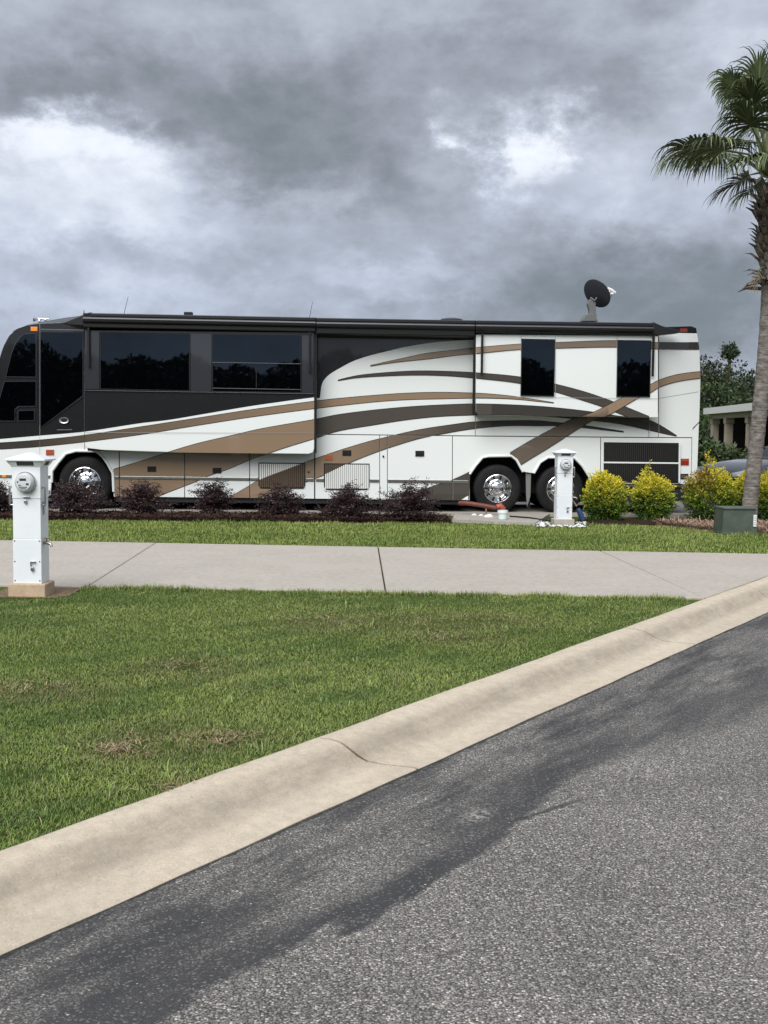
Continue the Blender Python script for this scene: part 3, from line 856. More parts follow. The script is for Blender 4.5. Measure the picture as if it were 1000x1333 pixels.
# painted graphics
cA = lambda x, y: np.array(SMOKE) + (np.array(TAN) - np.array(SMOKE)) * np.clip((x - 40) / 400, 0, 1) ** .8
STR = [
    # name, top, bottom, colour(px,py), outline
    ('base_colour', [(-30, 380), (620, 380)],
     [(-30, 574), (0, 571.5), (52, 567), (109, 562), (182, 551), (220, 546.5), (260, 539.8), (324, 529), (376, 521.5), (409, 517.2), (417.8, 516.6), (418, 506), (419.5, 499), (424, 492), (431, 486), (441, 480), (459, 470.5), (480, 463.3), (508, 456.3), (531, 451), (570, 445.3), (618, 442.3)], lambda x, y: CHAR, 0),
    ('stripe', [(-30, 578), (0, 576.7), (52, 573), (109, 567), (182, 556), (260, 544), (324, 534), (408.5, 522.6), (440, 519), (492, 514.5), (531, 512), (570, 511), (619, 512), (648, 514), (674, 517), (700, 521), (721, 524.4)],
     [(-30, 586), (0, 584.5), (52, 581), (109, 575), (182, 565.5), (260, 553), (324, 543), (408.5, 531.7), (440, 528), (492, 522.6), (531, 520), (570, 519), (619, 518), (648, 518.4), (674, 519.7), (700, 522.3), (721, 524.5)], cA, .8),
    ('stripe', [(148, 611), (180, 601.5), (228, 586), (259, 577), (298, 568), (337, 559), (376, 552), (408, 546.5), (440, 540), (492, 533.5), (544, 529), (596, 526.5), (619, 526), (660, 527), (712, 530), (764, 535.6), (790, 539.6), (816, 543.4), (845, 547.5), (857, 552.5), (881, 567.3)],
     [(148, 668), (180, 658), (213, 643), (254, 627), (267, 621), (298, 610), (324, 599), (350, 589.7), (376, 581), (408.5, 571), (440, 561), (492, 552), (531, 546), (570, 542), (617, 540), (660, 539.6), (712, 541.6), (759, 546), (803, 551), (842, 559), (866, 564.5), (881, 567.5)],
     lambda x, y: (np.array(TAN) * .92 if x < 409.5 else (np.array(TAUPE) if x < 640 else np.array(SMOKE) * .85 + np.array(TAUPE) * .15)), .8),
    ('stripe', [(290, 653), (298, 648), (324, 633), (339, 624), (370, 612), (397, 602), (410, 597.5), (443.6, 586), (480, 575), (492, 572), (544, 560), (596, 552), (617, 549.5), (661, 548), (700, 548), (712, 549), (759, 554), (812, 562)],
     [(290, 668), (324, 653), (337, 647), (370, 637.5), (410, 622.7), (423, 617.5), (454, 602.7), (480, 592), (505, 583), (544, 571), (570, 565.5), (617, 557.7), (661, 554), (700, 554), (730, 554), (759, 556.3), (785, 559.3), (812, 562.3)],
     lambda x, y: np.array(TAN) + (np.array(TAUPE) - np.array(TAN)) * np.clip((x - 430) / 160, 0, 1) if x < 640 else np.array(SMOKE), .8),
    ('stripe', [(440, 495), (466, 489), (505, 485), (544, 483), (583, 483.6), (619, 485.4), (678, 491), (722, 500), (759, 509.6), (790, 520), (816, 530.4), (845, 542.3)],
     [(440, 495.3), (466, 491.4), (505, 489), (544, 488), (583, 489), (619, 492), (678, 499), (722, 509.6), (764, 522.6), (785, 529.6), (806, 538), (818, 543), (845, 552)], lambda x, y: np.array(TAUPE) * .85, .7),
    ('stripe', [(482, 476), (518, 468), (557, 460), (596, 455.5), (619, 452.7), (678, 448), (724, 446), (803, 443.5), (858, 446), (910, 446)],
     [(482, 476.3), (518, 471), (557, 467), (596, 462), (619, 460), (678, 454.5), (724, 453), (803, 451.5), (858, 454), (910, 454.5)],
     lambda x, y: np.array(TAN) * .95 + .02 if x < 690 else (np.array(TAN) * .5 + np.array(TAUPE) * .5 if x < 857 else np.array(SMOKE)), .7),
    ('stripe', [(664, 589.5), (699, 569), (746, 545.5), (772, 537), (811, 517.4), (832, 507.5), (847, 500.5), (858, 495), (881, 488), (911.5, 484)],
     [(664, 615), (678, 604.8), (712, 584), (769, 548.6), (793, 539.5), (832, 517), (847, 510.5), (858, 503.8), (881, 496.5), (911.5, 492)],
     lambda x, y: np.array(TAN) * 1.05 if y < 540 else np.array(TAUPE) * .8 + np.array(TAN) * .25, .8),
    ('stripe', [(548, 639), (570, 630.7), (588, 625), (612, 614)], [(548, 641), (560, 651), (600, 658), (612, 658)], lambda x, y: np.array(TAUPE) * .8, .6),
]


def slice_poly(pts, x):
    ys = []
    for i in range(len(pts)):
        (xa, ya), (xb, yb) = pts[i], pts[(i + 1) % len(pts)]
        if xa != xb and min(xa, xb) <= x <= max(xa, xb): ys.append(ya + (yb - ya) * (x - xa) / (xb - xa))
    return (min(ys), max(ys)) if len(ys) > 1 else None


def decal(name, ft, fb, x0, x1, pts, w, layer, colf, grow, parent):
    xs = np.arange(x0, x1 + .01, 1.5); xs = list(xs) + ([x1] if x1 - xs[-1] > .05 else [])
    V, C_, Fc, prev = [], [], [], None
    for x in xs:
        sl = slice_poly(pts, x)
        if not sl: prev = None; continue
        yt, yb = ft(x) - grow, fb(x) + grow
        yt, yb = max(yt, sl[0] + .12), min(yb, sl[1] - .12)
        if yb - yt < .12: prev = None; continue
        for y in (yt, yb):
            u, z = BP(x, y, w); V.append((u, w - .0012 - .0012 * layer, z)); C_.append(colf(x, y))
        k = len(V)
        if prev is not None: Fc.append((prev, prev + 1, k - 1, k - 2))
        prev = k - 2
    if Fc: return mesh(name, V, Fc, M_GRAPH, parent, col=C_)


for si, (nm, tp_, bt_, cf, grow) in enumerate(STR):
    ft, fb = interp(tp_), interp(bt_)
    for (po, pts, w) in PANELS:
        px0 = min(p[0] for p in pts) + .12; px1 = max(p[0] for p in pts) - .12
        x0, x1 = max(px0, ft.lo), min(px1, ft.hi)
        if x1 - x0 < 2: continue
        if grow: decal('pinstripe', ft, fb, x0, x1, pts, w, si * 2, lambda x, y: (.012, .011, .011), grow, po)
        decal(nm, ft, fb, x0, x1, pts, w, si * 2 + 1, cf, 0, po)

# fine seams
for nm, pts in (('seam', [(110.5, 563), (409, 563.8)]), ('seam', [(620, 516.5), (856, 519)]), ('seam', [(722.8, 438), (722.8, 517)]), ('seam', [(678.3, 437), (678.3, 517)]), ('seam', [(803, 438), (803, 518)])):
    w = 0; o_, sl = None, (sl1 if pts[0][0] < 410 else sl2)
    a, b_ = BP(*pts[0], w), BP(*pts[1], w)
    d = Vector((b_[0] - a[0], 0, b_[1] - a[1])).normalized(); nn = Vector((-d.z, 0, d.x)) * .0035
    A, B = Vector((a[0], -.0215, a[1])), Vector((b_[0], -.0215, b_[1]))
    mesh(nm, [A - nn, B - nn, B + nn, A + nn], [(0, 1, 2, 3)], mat('seam_grey', (.30, .30, .29), .5), sl)
a, b_ = BP(858, 518.5, W), BP(909, 510, W)
MB().tube([(a[0], W, a[1]), (b_[0], W, b_[1])], .006, 6).build('seam', MATS['seam_grey'], PANELS[[i for i, p in enumerate(PANELS) if p[0].name.startswith('rear_panel')][0]][0])

# hull: roof, front mask with windscreen, rear and dark core behind the panels
def hull():
    BW = 2.58
    st = [(-2, 478), (6, 450), (18, 430), (36, 422.5), (60, 417), (84, 413), (104, 410.5), (200, 410), (400, 413), (600, 417), (800, 421), (866, 424), (906, 433)]
    V, Fc = [], []; nc = 18
    for px, py in st:
        u, z = BP(px, py, W)
        for k in range(nc + 1):
            t = k / nc; y = W + .02 + (BW - .04) * t
            e = min(t, 1 - t) * BW; cr = .16
            dz = 0 if e > cr else -(cr - math.sqrt(max(0, cr * cr - (cr - e) ** 2)))
            V.append((u - (.22 * (1 - (2 * t - 1) ** 2) if px < 40 else 0), y, z + dz + .05 * (1 - (2 * t - 1) ** 2)))
    for i in range(len(st) - 1):
        for k in range(nc): Fc.append((i * (nc + 1) + k, i * (nc + 1) + k + 1, (i + 1) * (nc + 1) + k + 1, (i + 1) * (nc + 1) + k))
    mesh('roof', V, Fc, M_GREYP, bus, smooth=True)
    fr = [(-27, 648), (-28, 600), (-23, 560), (-11, 505), (-2, 478)]
    def grid(name, rows, m_):
        V, Fc = [], []
        for px, py in rows:
            u, z = BP(px, py, W)
            for k in range(nc + 1):
                t = k / nc; V.append((u - .22 * (1 - (2 * t - 1) ** 2), W + .02 + (BW - .04) * t, z))
        for i in range(len(rows) - 1):
            for k in range(nc): Fc.append((i * (nc + 1) + k, i * (nc + 1) + k + 1, (i + 1) * (nc + 1) + k + 1, (i + 1) * (nc + 1) + k))
        return mesh(name, V, Fc, m_, bus, smooth=True)
    grid('front_mask', fr[:3], M_WHITE); grid('windscreen', [fr[2], (-17, 533), fr[3], fr[4]], M_GLASS)
    # dark core, added to stop light through the seams, with tank boxes below
    u0, u1 = BP(10, 500, W)[0], BP(905, 500, W)[0]
    zt = BP(200, 416, W)[1]
    c = MB(); c.prism([BP(x, y, W) for x, y in [(0, 585), (0, 540), (7, 500), (14, 460), (24, 441), (40, 432), (60, 428), (104, 424), (400, 424), (860, 432), (903, 440), (906, 494), (904, 585)]], W + .035, W + BW - .035)
    uw = [BP(66, 640, W)[0], BP(150, 640, W)[0], BP(609, 640, W)[0], BP(771, 640, W)[0]]
    c.box((BP(-24, 640, W)[0], W + .05, .28), (uw[0], W + BW - .05, 1.16)); c.box((uw[1], W + .05, .20), (uw[2], W + BW - .05, 1.16)); c.box((uw[3], W + .05, .30), (u1 - .05, W + BW - .05, 1.16))
    c.box((uw[0], W + .75, .4), (uw[1], W + BW - .75, 1.16)); c.box((uw[2], W + .75, .4), (uw[3], W + BW - .75, 1.16))
    c.build('underbody_core', M_DARK, bus)
    # offside and rear skins
    s = MB(); s.box((BP(-20, 560, W)[0], W + BW - .03, .10), (u1, W + BW, zt - .1)); s.build('offside_panel', M_WHITE, bus)  # unseen far side, carried low to keep light from under the coach
    rr = [(905.5, 640), (907.5, 624), (910.3, 549), (912, 494), (910.5, 455), (907, 433)]
    V, Fc = [], []
    for px, py in rr:
        u, z = BP(px, py, W)
        for k in range(nc + 1):
            t = k / nc; V.append((u + .08 * (1 - (2 * t - 1) ** 4) - .01, W + .03 + (BW - .06) * t, z))
    for i in range(len(rr) - 1):
        for k in range(nc): Fc.append((i * (nc + 1) + k, i * (nc + 1) + k + 1, (i + 1) * (nc + 1) + k + 1, (i + 1) * (nc + 1) + k))
    mesh('rear_cap', V, Fc, M_BLACK, bus, smooth=True)
    bprism('roof_corner', [(868, 425.5), (900, 424.6), (906.5, 427), (907.6, 433.6), (872, 432.8)], W - .005, M_BLACK, bus, .06, .008)
    bprism('brake_light', [(885.5, 427.5), (895, 427.5), (895, 432.2), (885.5, 432.2)], W - .012, M_RED, bus, .02, .003)
    bprism('rear_bumper', [(770, 634.5), (893, 636), (892, 650), (884, 653), (770, 651)], W + .10, mat('bumper_grey', (.36, .36, .35), .4), bus, .05, .01)
    bprism('bumper_rail', [(770, 630.6), (898, 631.6), (898, 634.6), (770, 633.6)], W + .02, M_TRIM, bus, .03, .004)
    # eyebrow rail above the cab glass and door frames
    bprism('drip_rail', [(53, 428.2), (110, 429.6), (110, 432), (53, 430.6)], W - .012, M_GREYP, bus, .02, .004)


hull()


def window(pts, w, div=None, m_frame=None):
    """glazed opening: dark frame ring with a pane set 4 mm inside it"""
    cx = sum(p[0] for p in pts) / len(pts); cy = sum(p[1] for p in pts) / len(pts)
    inner = [(p[0] + (1.1 if p[0] < cx else -1.1), p[1] + (1.1 if p[1] < cy else -1.1)) for p in pts]
    O_ = [BP(*p, w) for p in pts]; I_ = [BP(*p, w) for p in inner]; n = len(pts); y = w - .03
    V = [(p[0], y, p[1]) for p in O_] + [(p[0], y, p[1]) for p in I_] + [(p[0], w, p[1]) for p in O_] + [(p[0], w - .002, p[1]) for p in I_]
    Fc = []
    for i in range(n):
        j = (i + 1) % n
        Fc += [(i, j, n + j, n + i), (i, 2 * n + i, 2 * n + j, j), (n + i, n + j, 3 * n + j, 3 * n + i)]
    fr = mesh('window', V, Fc, m_frame or M_BLACK, bus)
    mesh('pane', [(p[0], w - .024, p[1]) for p in I_], [tuple(range(n))], M_GLASS, fr)
    for (a, b_) in (div or []):
        A, B = BP(*a, w), BP(*b_, w)
        MB().tube([(A[0], w - .029, A[1]), (B[0], w - .029, B[1])], .010, 6).build('glazing_bar', M_AWN, fr)
    return fr


window([(130.5, 431.8), (247.6, 434), (247.6, 509.3), (130.5, 507)], 0)
window([(276.4, 434.5), (392.5, 436.5), (392.5, 511.5), (276.4, 510)], 0, [((277, 472), (392, 474)), ((334, 473.3), (334, 506)), ((277, 505.5), (392, 507.5))])
window([(678.7, 441), (722.6, 441.8), (721.2, 516.2), (677.4, 515.2)], 0)
window([(803.6, 442.6), (847.4, 443.2), (845.8, 517), (802.2, 516.6)], 0)
for pts in ([(117, 431), (129.6, 431.3), (129.6, 507), (110.9, 506.4), (110.9, 431)], [(248.4, 433.8), (275.6, 434.4), (275.6, 510), (248.4, 509.4)], [(393.3, 436.6), (408, 437), (408, 512), (393.3, 511.6)]):
    bprism('window_pillar', pts, 0, M_GREYP, bus, .02, .003, proud=.022)
bprism('window_rail', [(110.9, 508), (408.6, 512.4), (408.6, 513.6), (110.9, 509.2)], 0, mat('charcoal_plain', CHAR, .2, coat=1), bus, .02, .003, proud=.026)
gl = M_GREYP
window([(7.5, 491.2), (11, 477), (15.5, 458), (20, 447), (26, 438.5), (33.5, 434.4), (48.2, 433.2), (48.2, 491.6)], W, m_frame=gl)
window([(-6, 548.5), (-4, 532), (5.6, 496), (48.2, 495.6), (48.2, 529.6), (25, 529.8), (20.5, 534), (19.6, 548.8)], W, m_frame=gl)
window([(23.8, 534), (46, 533.4), (46, 548.3), (23.4, 548.5)], W, m_frame=gl)
window([(52.6, 431.4), (109.2, 432), (109.2, 516), (54.6, 555.5), (52.6, 556)], W, m_frame=gl)
# emblem, pull, lamps
c_ = BP(83.8, 547.5, W)
MB().lathe([(.0, -.002), (.062, -.002), (.075, -.012), (.095, -.012), (.105, -.002)], 28, c=(0, 0, 0), close=False).build('emblem', M_STEEL, bus)
em = bus.children[-1] if False else [o for o in bus.children if o.name.startswith('emblem')][0]
em.location = (c_[0], W - .022, c_[1]); em.scale = (1, 1, .62)
o = MB().box((-.05, -.016, -.035), (.05, -.011, .035), 0, .003).build('emblem_badge', M_BLACK, em)
bprism('door_pull', [(74, 559.3), (94, 559), (94, 561.3), (74, 561.6)], W - .02, M_GREYP, bus, .02, .004)
bprism('marker_lamp', [(40, 425.4), (48.8, 425.4), (48.8, 431), (40, 431)], W - .022, M_AMBER, bus, .03, .006)
bprism('side_marker', [(59.8, 585.2), (70, 585.2), (70, 592.2), (59.8, 592.2)], W - .022, M_ORNG, bus, .03, .005)
bprism('side_marker', [(423.2, 591.8), (433, 591.8), (433, 599), (423.2, 599)], W - .022, mat('amber_red', (.36, .10, .03), .3), bus, .03, .005)
bprism('side_marker', [(2.5, 618), (8, 618), (8, 621.4), (2.5, 621.4)], W - .03, M_AMBER, bus, .03, .004)
tl = bprism('tail_light', [(886.6, 597), (897, 597), (897, 605.4), (886.6, 605.4)], W - .022, M_RED, bus, .03, .005)
bprism('reflector', [(887.4, 597.7), (896.2, 597.7), (896.2, 600.3), (887.4, 600.3)], W - .026, M_ORNG, tl, .01, .002)
np_ = bprism('data_plate', [(885.4, 616.8), (896.4, 616.8), (896.4, 623.4), (885.4, 623.4)], W - .02, M_BLACK, bus, .02, .003)
for k in range(3): bprism('plate_mark', [(886.9 + k * 2.9, 618.3), (889.2 + k * 2.9, 618.3), (889.2 + k * 2.9, 622), (886.9 + k * 2.9, 622)], W - .024, M_STEEL, np_, .006, .001)
for x, y in ((197.6, 610.6), (282.5, 612.5), (451.6, 589.7), (546.6, 590.4)):
    bz = bprism('door_latch', [(x - 5.7, y - 3.6), (x + 5.7, y - 3.6), (x + 5.7, y + 3.6), (x - 5.7, y + 3.6)], W - .02, M_BLACK, bus, .02, .003)
    bprism('latch_paddle', [(x - 4.3, y - 2.2), (x + 4.3, y - 2.2), (x + 4.3, y + 1.0), (x - 4.3, y + 1.0)], W - .026, M_RUBBER, bz, .006, .002)
for x, y in ((402, 614.5), (499, 594)):
    a = BP(x, y, W); o = MB().lathe([(0, -.01), (.017, -.01), (.02, 0)], 14, close=False).build('lock', M_BLACK, bus); o.location = (a[0], W - .02, a[1])
# chrome waist trim along the skirts
for x0, x1 in ((149, 154.6), (156.2, 240), (241, 324.6), (325.6, 336), (398.5, 408.5), (411.4, 421.5), (481.5, 493.6), (505, 588.4), (589.8, 610), (-20, 15), (62, 65.5)):
    yt = lambda x: 621.8 + (x - 200) * .0125
    t = .5 if x0 > 0 else 0
    bprism('trim_rail', [(x0, yt(x0) - 1.6), (x1, yt(x1) - 1.6), (x1, yt(x1) + 2.2), (x0, yt(x0) + 2.2)], W - .024, M_TRIM, bus, .024, .006)
# wheel-arch lips
def lip(pts):
    P_ = [BP(x, y, W) for x, y in pts]
    MB().tube([(p[0], W - .004, p[1]) for p in P_], .028, 8).build('arch_lip', M_WHITE, bus)
    MB().add([(p[0], W + d, p[1] - .0) for p in P_ for d in (.02, .7)], [(2 * i, 2 * i + 1, 2 * i + 3, 2 * i + 2) for i in range(len(P_) - 1)]).build('arch_liner', M_DARK, bus)
lip([(67.5, 628), (68, 613), (76, 602), (86, 590.5), (99, 587), (125, 587.2), (133, 593.5), (140, 603), (147, 616), (148.2, 640)])
lip(arch1[1:]); lip(arch2)
bprism('arch_post', [(684.6, 616), (691.6, 616.4), (690.6, 646), (686.5, 660), (685.2, 646)], W + .05, mat('post_grey', (.17, .17, .155), .5), bus, .05, .006)
bprism('mud_flap', [(684.4, 640), (690.4, 640), (690.4, 663), (686.4, 664)], W + .12, M_RUBBER, bus, .02, .004)
bprism('skirt_corner', [(601, 650.6), (609.6, 645.4), (609.8, 651)], W - .03, M_WHITE, bus, .02, .003)
# louvred vents
def vent(x0, x1, y0, y1, n, colours, cut):
    sl = .008
    fr = bprism('vent', [(x0 - 1, y0 - 1), (x1 + 1, y0 - 1 + (x1 - x0) * sl), (x1 + 1, y1 - 3), (x1 - 2, y1 + 1), (x0 + 2, y1 + 1), (x0 - 1, y1 - 3)], W - .019, M_BLACK, bus, .02, .003)
    s = MB(); pitch = (x1 - x0) / n
    for k in range(n):
        a = x0 + pitch * (k + .22); b_ = a + pitch * .72; m_ = (a + b_) / 2
        t = (k + .5) / n; yt = y0 + (x1 - x0) * sl * t + .4; yb = y1 - .6
        yc = min(max(cut(m_), yt), yb)
        for (ya, yb2, mi) in ((yt, yc, 0), (yc, yb, 1)):
            if yb2 - ya > .4:
                s.prism([BP(a, ya, W), BP(b_, ya, W), BP(b_, yb2, W), BP(a, yb2, W)], W - .034, W - .02, mi)
    o = s.build('vent_slats', colours, fr); o['kind'] = 'stuff'
    r = MB()
    pts = [(x0 - 1.4, y0 - 1.4), (x1 + 1.4, y0 - 1.4 + (x1 - x0) * sl), (x1 + 1.4, y1 + 1.4), (x0 - 1.4, y1 + 1.4)]
    return fr
M_BRN = mat('slat_brown', (.10, .07, .045), .35); M_SLW = mat('slat_white', (.76, .76, .73), .35)
cutC_t = interp(STR[3][1]); cutC_b = interp(STR[3][2])
vent(337.5, 396.5, 603, 635, 22, [M_SLW, M_BRN], cutC_t)
vent(422.8, 480, 604, 636.5, 22, [M_BRN, M_SLW], cutC_b)
# engine grille
fr = bprism('grille', [(786.5, 575.6), (884.8, 576.6), (884.2, 628.6), (786, 627.6)], W - .02, M_BLACK, bus, .02, .003)
s = MB()
for row in ((577, 600.2), (604, 627.2)):
    for k in range(36):
        a = 788 + k * 2.64; s.prism([BP(a, row[0], W), BP(a + 1.25, row[0], W), BP(a + 1.25, row[1], W), BP(a, row[1], W)], W - .034, W - .021)
o = s.build('grille_slats', mat('slat_dark', (.020, .019, .017), .4), fr); o['kind'] = 'stuff'
for p in ([(786, 601), (884.6, 602), (884.6, 604), (786, 603)], [(884, 576.5), (886.2, 576.5), (885.6, 628.6), (883.4, 628.6)]):
    bprism('grille_bar', p, W - .042, M_WHITE, fr, .02, .003)

# awnings: housing, rail, end caps and arms
def awning(x0, x1, yt0, yt1, h0, lead_l=None, lead_r=None, arms=(), flip=False):
    yt = lambda x: yt0 + (yt1 - yt0) * (x - x0) / (x1 - x0)
    aw = bprism('awning', [(x0, yt(x0) + 9), (x1, yt(x1) + 9), (x1, yt(x1) + h0), (x0, yt(x0) + h0)], -.10, M_BLACK, bus, W + .2, .02)  # black body; shade of the recess under the lid is in its colour
    # upper lid and the round roll tube below it
    bprism('awning_lid', [(x0, yt(x0)), (x1, yt(x1)), (x1, yt(x1) + 4.4), (x0, yt(x0) + 4.4)], -.06, M_AWN, aw, W + .3, .01)
    a, b_ = BP(x0 + .3, yt(x0) + 9, -.12), BP(x1 - .3, yt(x1) + 9, -.12)
    MB().tube([(a[0], -.10, a[1]), (b_[0], -.10, b_[1])], .062, 14).build('roll_tube', M_AWN, aw)
    a, b_ = BP(x0 + .3, yt(x0) + 7.4, -.15), BP(x1 - .3, yt(x1) + 7.4, -.15)
    MB().tube([(a[0], -.15, a[1]), (b_[0], -.15, b_[1])], .026, 8).build('front_rail', M_AWNL, aw)
    if lead_l: bprism('end_cap', lead_l, -.06, M_AWN, aw, .3, .015)
    if lead_r: bprism('end_cap', lead_r, -.06, M_AWN, aw, .3, .015)
    for xa, y0, y1 in arms:
        a, b_ = BP(xa, y0, -.06), BP(xa, y1, -.06)
        MB().box((a[0] - .022, -.085, b_[1]), (a[0] + .022, -.045, a[1]), 0, .008).build('awning_arm', M_BLACK, aw)
awning(108, 411.2, 407.2, 413.2, 19, lead_l=[(80, 420.5), (104, 411), (116, 406.4), (119, 406.6), (119, 424.5), (92, 423)], arms=((115.4, 424, 478), (403.6, 428, 485)))
awning(412, 618.4, 413.6, 417, 21)
awning(619.2, 851, 417, 420.4, 16, lead_r=[(851, 419.2), (864, 425), (885.5, 430.5), (884, 433.4), (862, 435.6), (850, 436)], arms=((628, 433, 487), (851, 436, 490)))
for x, y0, y1 in ((411.6, 413.5, 590), (618.6, 417.5, 540)):
    a, b_ = BP(x, y0, -.02), BP(x, y1, -.02)
    MB().box((a[0] - .022, .0, b_[1]), (a[0] + .022, .06, a[1]), 0, .006).build('slide_seal', M_BLACK, bus)

# roof gear
c_ = BP(588, 417, 1.6); o = MB().lathe([(.24, 0), (.24, .04), (.19, .06), (.08, .085), (0, .09)], 20, axis='Z', close=False).build('roof_dome', M_GREYP, bus); o.location = (c_[0], 1.6, c_[1] - .02)
c_ = BP(245, 411, 1.0); MB().box((c_[0] - .08, .95, c_[1] - .02), (c_[0] + .09, 1.1, c_[1] + .075), 0, .012).build('roof_box', M_BLACK, bus)
for x0, y0, x1, y1 in ((161, 408, 167, 386), (402.3, 414, 407, 393)):
    a, b_ = BP(x0, y0, .9), BP(x1, y1, .9); MB().tube([(a[0], .9, a[1] - .05), (b_[0], .9, b_[1])], [.006, .004], 6).build('whip_antenna', M_BLACK, bus)
a = BP(109.5, 409, .6); MB().tube([(a[0], .6, a[1]), (a[0], .6, a[1] + .075)], .008, 6).build('rail_pin', M_BLACK, bus)
hn = MB(); a = BP(44, 416, .9); b_ = BP(58, 416.8, .9)
hn.lathe([(.062, 0), (.05, .02), (.028, .07), (.018, .16), (.018, .3)], 16, axis='X', c=(a[0], .9, a[1] + .015))
hn.box((a[0] + .1, .86, a[1] - .09), (a[0] + .14, .94, a[1]), 0, .005); hn.box((a[0] + .22, .86, a[1] - .05), (a[0] + .26, .94, a[1] + .02), 0, .005)
hn.build('air_horn', M_CHROME, bus)
# satellite dish: mount > dish, arm, receiver
mnt = MB()
def dp(px, py): return BP(px, py, .9)
b0, b1 = dp(755.5, 418), dp(776, 418)
mnt.prism([dp(755, 419), dp(757, 415.5), dp(761, 410.5), dp(767, 408.6), dp(773, 409.6), dp(776.5, 419)], .74, 1.06, 0, .01)
mnt.prism([dp(767, 412), dp(766.6, 404), dp(764.4, 396), dp(765.8, 390.5), dp(770, 389.6), dp(775, 394), dp(774.6, 401), dp(775.6, 412)], .83, .97, 0, .012)
sd = mnt.build('satellite_mount', M_GREY, bus)
cc = dp(775.6, 383.6); nx = Vector((-.74, -.58, -.34)).normalized()  # back of the dish
dr = MB(); R_ = .30
dr.lathe([(.0, .0), (R_ * .3, -.004), (R_ * .6, -.016), (R_ * .85, -.034), (R_, -.05), (R_ + .004, -.058), (R_ - .004, -.058), (R_ * .6, -.026), (0, -.012)], 40, axis='Z', close=False)
ds = dr.build('dish', M_DISH, sd)
nb = Vector((-.61, -.58, -.51)).normalized()
zax = nb; xax = Vector((-.50, 0, .85)); xax = (xax - zax * xax.dot(zax)).normalized(); yax = zax.cross(xax)
ds.matrix_local = Matrix(((xax.x * 1.06, yax.x * .98, zax.x, cc[0]), (xax.y * 1.06, yax.y * .98, zax.y, .9), (xax.z * 1.06, yax.z * .98, zax.z, cc[1]), (0, 0, 0, 1)))
br = MB(); q = [dp(768, 388), dp(773, 392), dp(776, 388)]
br.tube([(q[0][0], .84, q[0][1]), (q[1][0], .80, q[1][1]), (q[2][0], .84, q[2][1])], .018, 8); br.build('dish_bracket', M_GREY, sd)
ar = MB(); p0_, p1_, p2_ = dp(790, 389), dp(797, 386.4), dp(801, 379)
ar.tube([(p0_[0], 1.05, p0_[1]), (p1_[0], 1.1, p1_[1]), (p2_[0], 1.1, p2_[1])], .016, 8); ar.build('dish_arm', M_GREY, sd)
lb = MB(); r0, r1 = dp(793.6, 373.8), dp(804, 380)
lb.tube([(r0[0], 1.1, r0[1]), ((r0[0] + r1[0]) / 2, 1.1, (r0[1] + r1[1]) / 2 + .01), (r1[0], 1.1, r1[1])], [.03, .036, .03], 10)
for px, py in ((791, 374.8), (795, 378.2), (799.4, 381)):
    a = dp(px, py); lb.lathe([(0, -.03), (.026, -.03), (.03, .03), (0, .03)], 12, axis='X', c=(a[0], 1.1, a[1]), close=False)
lb.build('dish_receiver', M_WPL, sd)


# wheels
def wheel(px, py, r, parent=bus):
    c_ = BP(px, py, W + .06)
    t = MB(); w_ = .30
    t.lathe([(r * .575, .02), (r * .60, -.005), (r * .70, -.018), (r * .86, -.012), (r * .93, .004), (r * .985, .035), (r, .07), (r, w_ - .06), (r * .97, w_ - .02), (r * .6, w_)], 56, close=False)
    for k in range(3):
        t.lathe([(r * (.70 + .075 * k), -.0185 + .004 * k * k * .4), (r * (.715 + .075 * k), -.0235 + .004 * k * k * .4), (r * (.73 + .075 * k), -.0165 + .004 * k * k * .4)], 56, close=False)
    wh = t.build('wheel', M_RUBBER, parent)
    rm = MB()
    rm.lathe([(r * .59, .0), (r * .588, -.02), (r * .565, -.026), (r * .545, -.012), (r * .53, .03), (r * .50, .075), (r * .475, .085), (r * .36, .06), (r * .32, .05), (r * .26, .05), (r * .245, .03)], 56, close=False)
    rim = rm.build('rim', M_CHROME, wh)
    hb = MB(); hb.lathe([(r * .25, .05), (r * .245, .0), (r * .20, -.01), (r * .185, -.05), (r * .16, -.07), (r * .08, -.08), (0, -.082)], 32, close=False)
    for k in range(10):
        q = 2 * math.pi * (k + .5) / 10
        hb.lathe([(.022, .05), (.022, .01), (.014, -.012), (0, -.014)], 8, c=(r * .31 * math.cos(q), .0, r * .31 * math.sin(q)), close=False)
    hb.build('hub', M_CHROME, wh)
    hl = MB()
    for k in range(10):
        q = 2 * math.pi * k / 10; cx, cz = r * .425 * math.cos(q), r * .425 * math.sin(q)
        y = .0708
        vs = [(cx + r * .052 * (math.cos(a) * 1.0), y - .0 + .11 * 0, cz + r * .052 * math.sin(a)) for a in np.linspace(0, 2 * math.pi, 12, endpoint=False)]
        # sloped face of the disc: hole follows it
        vs = [(x, .06 + (math.hypot(x, z) - r * .36) / (r * .115) * .025 - .003, z) for x, _, z in vs]
        hl.add(vs, [tuple(range(12))])
    ho_ = hl.build('hand_holes', M_DARK, wh); ho_['kind'] = 'stuff'
    wh.location = (c_[0], W + .06, c_[1])
    return wh
zf = PADZ
for px, py in ((111, 628.5), (647.8, 636), (729.5, 637)):
    u, z = BP(px, py, W + .06); wheel(px, py, z - zf + .006)
# far-side wheels
for px, py in ((111, 628.5), (647.8, 636), (729.5, 637)):
    u, z = BP(px, py, W + .06); r = z - zf + .006
    o = MB().lathe([(r * .55, 0), (r * .93, 0), (r, .06), (r, .28), (r * .9, .3)], 36).build('wheel', M_RUBBER, bus); o.location = (u, W + 2.2, z)

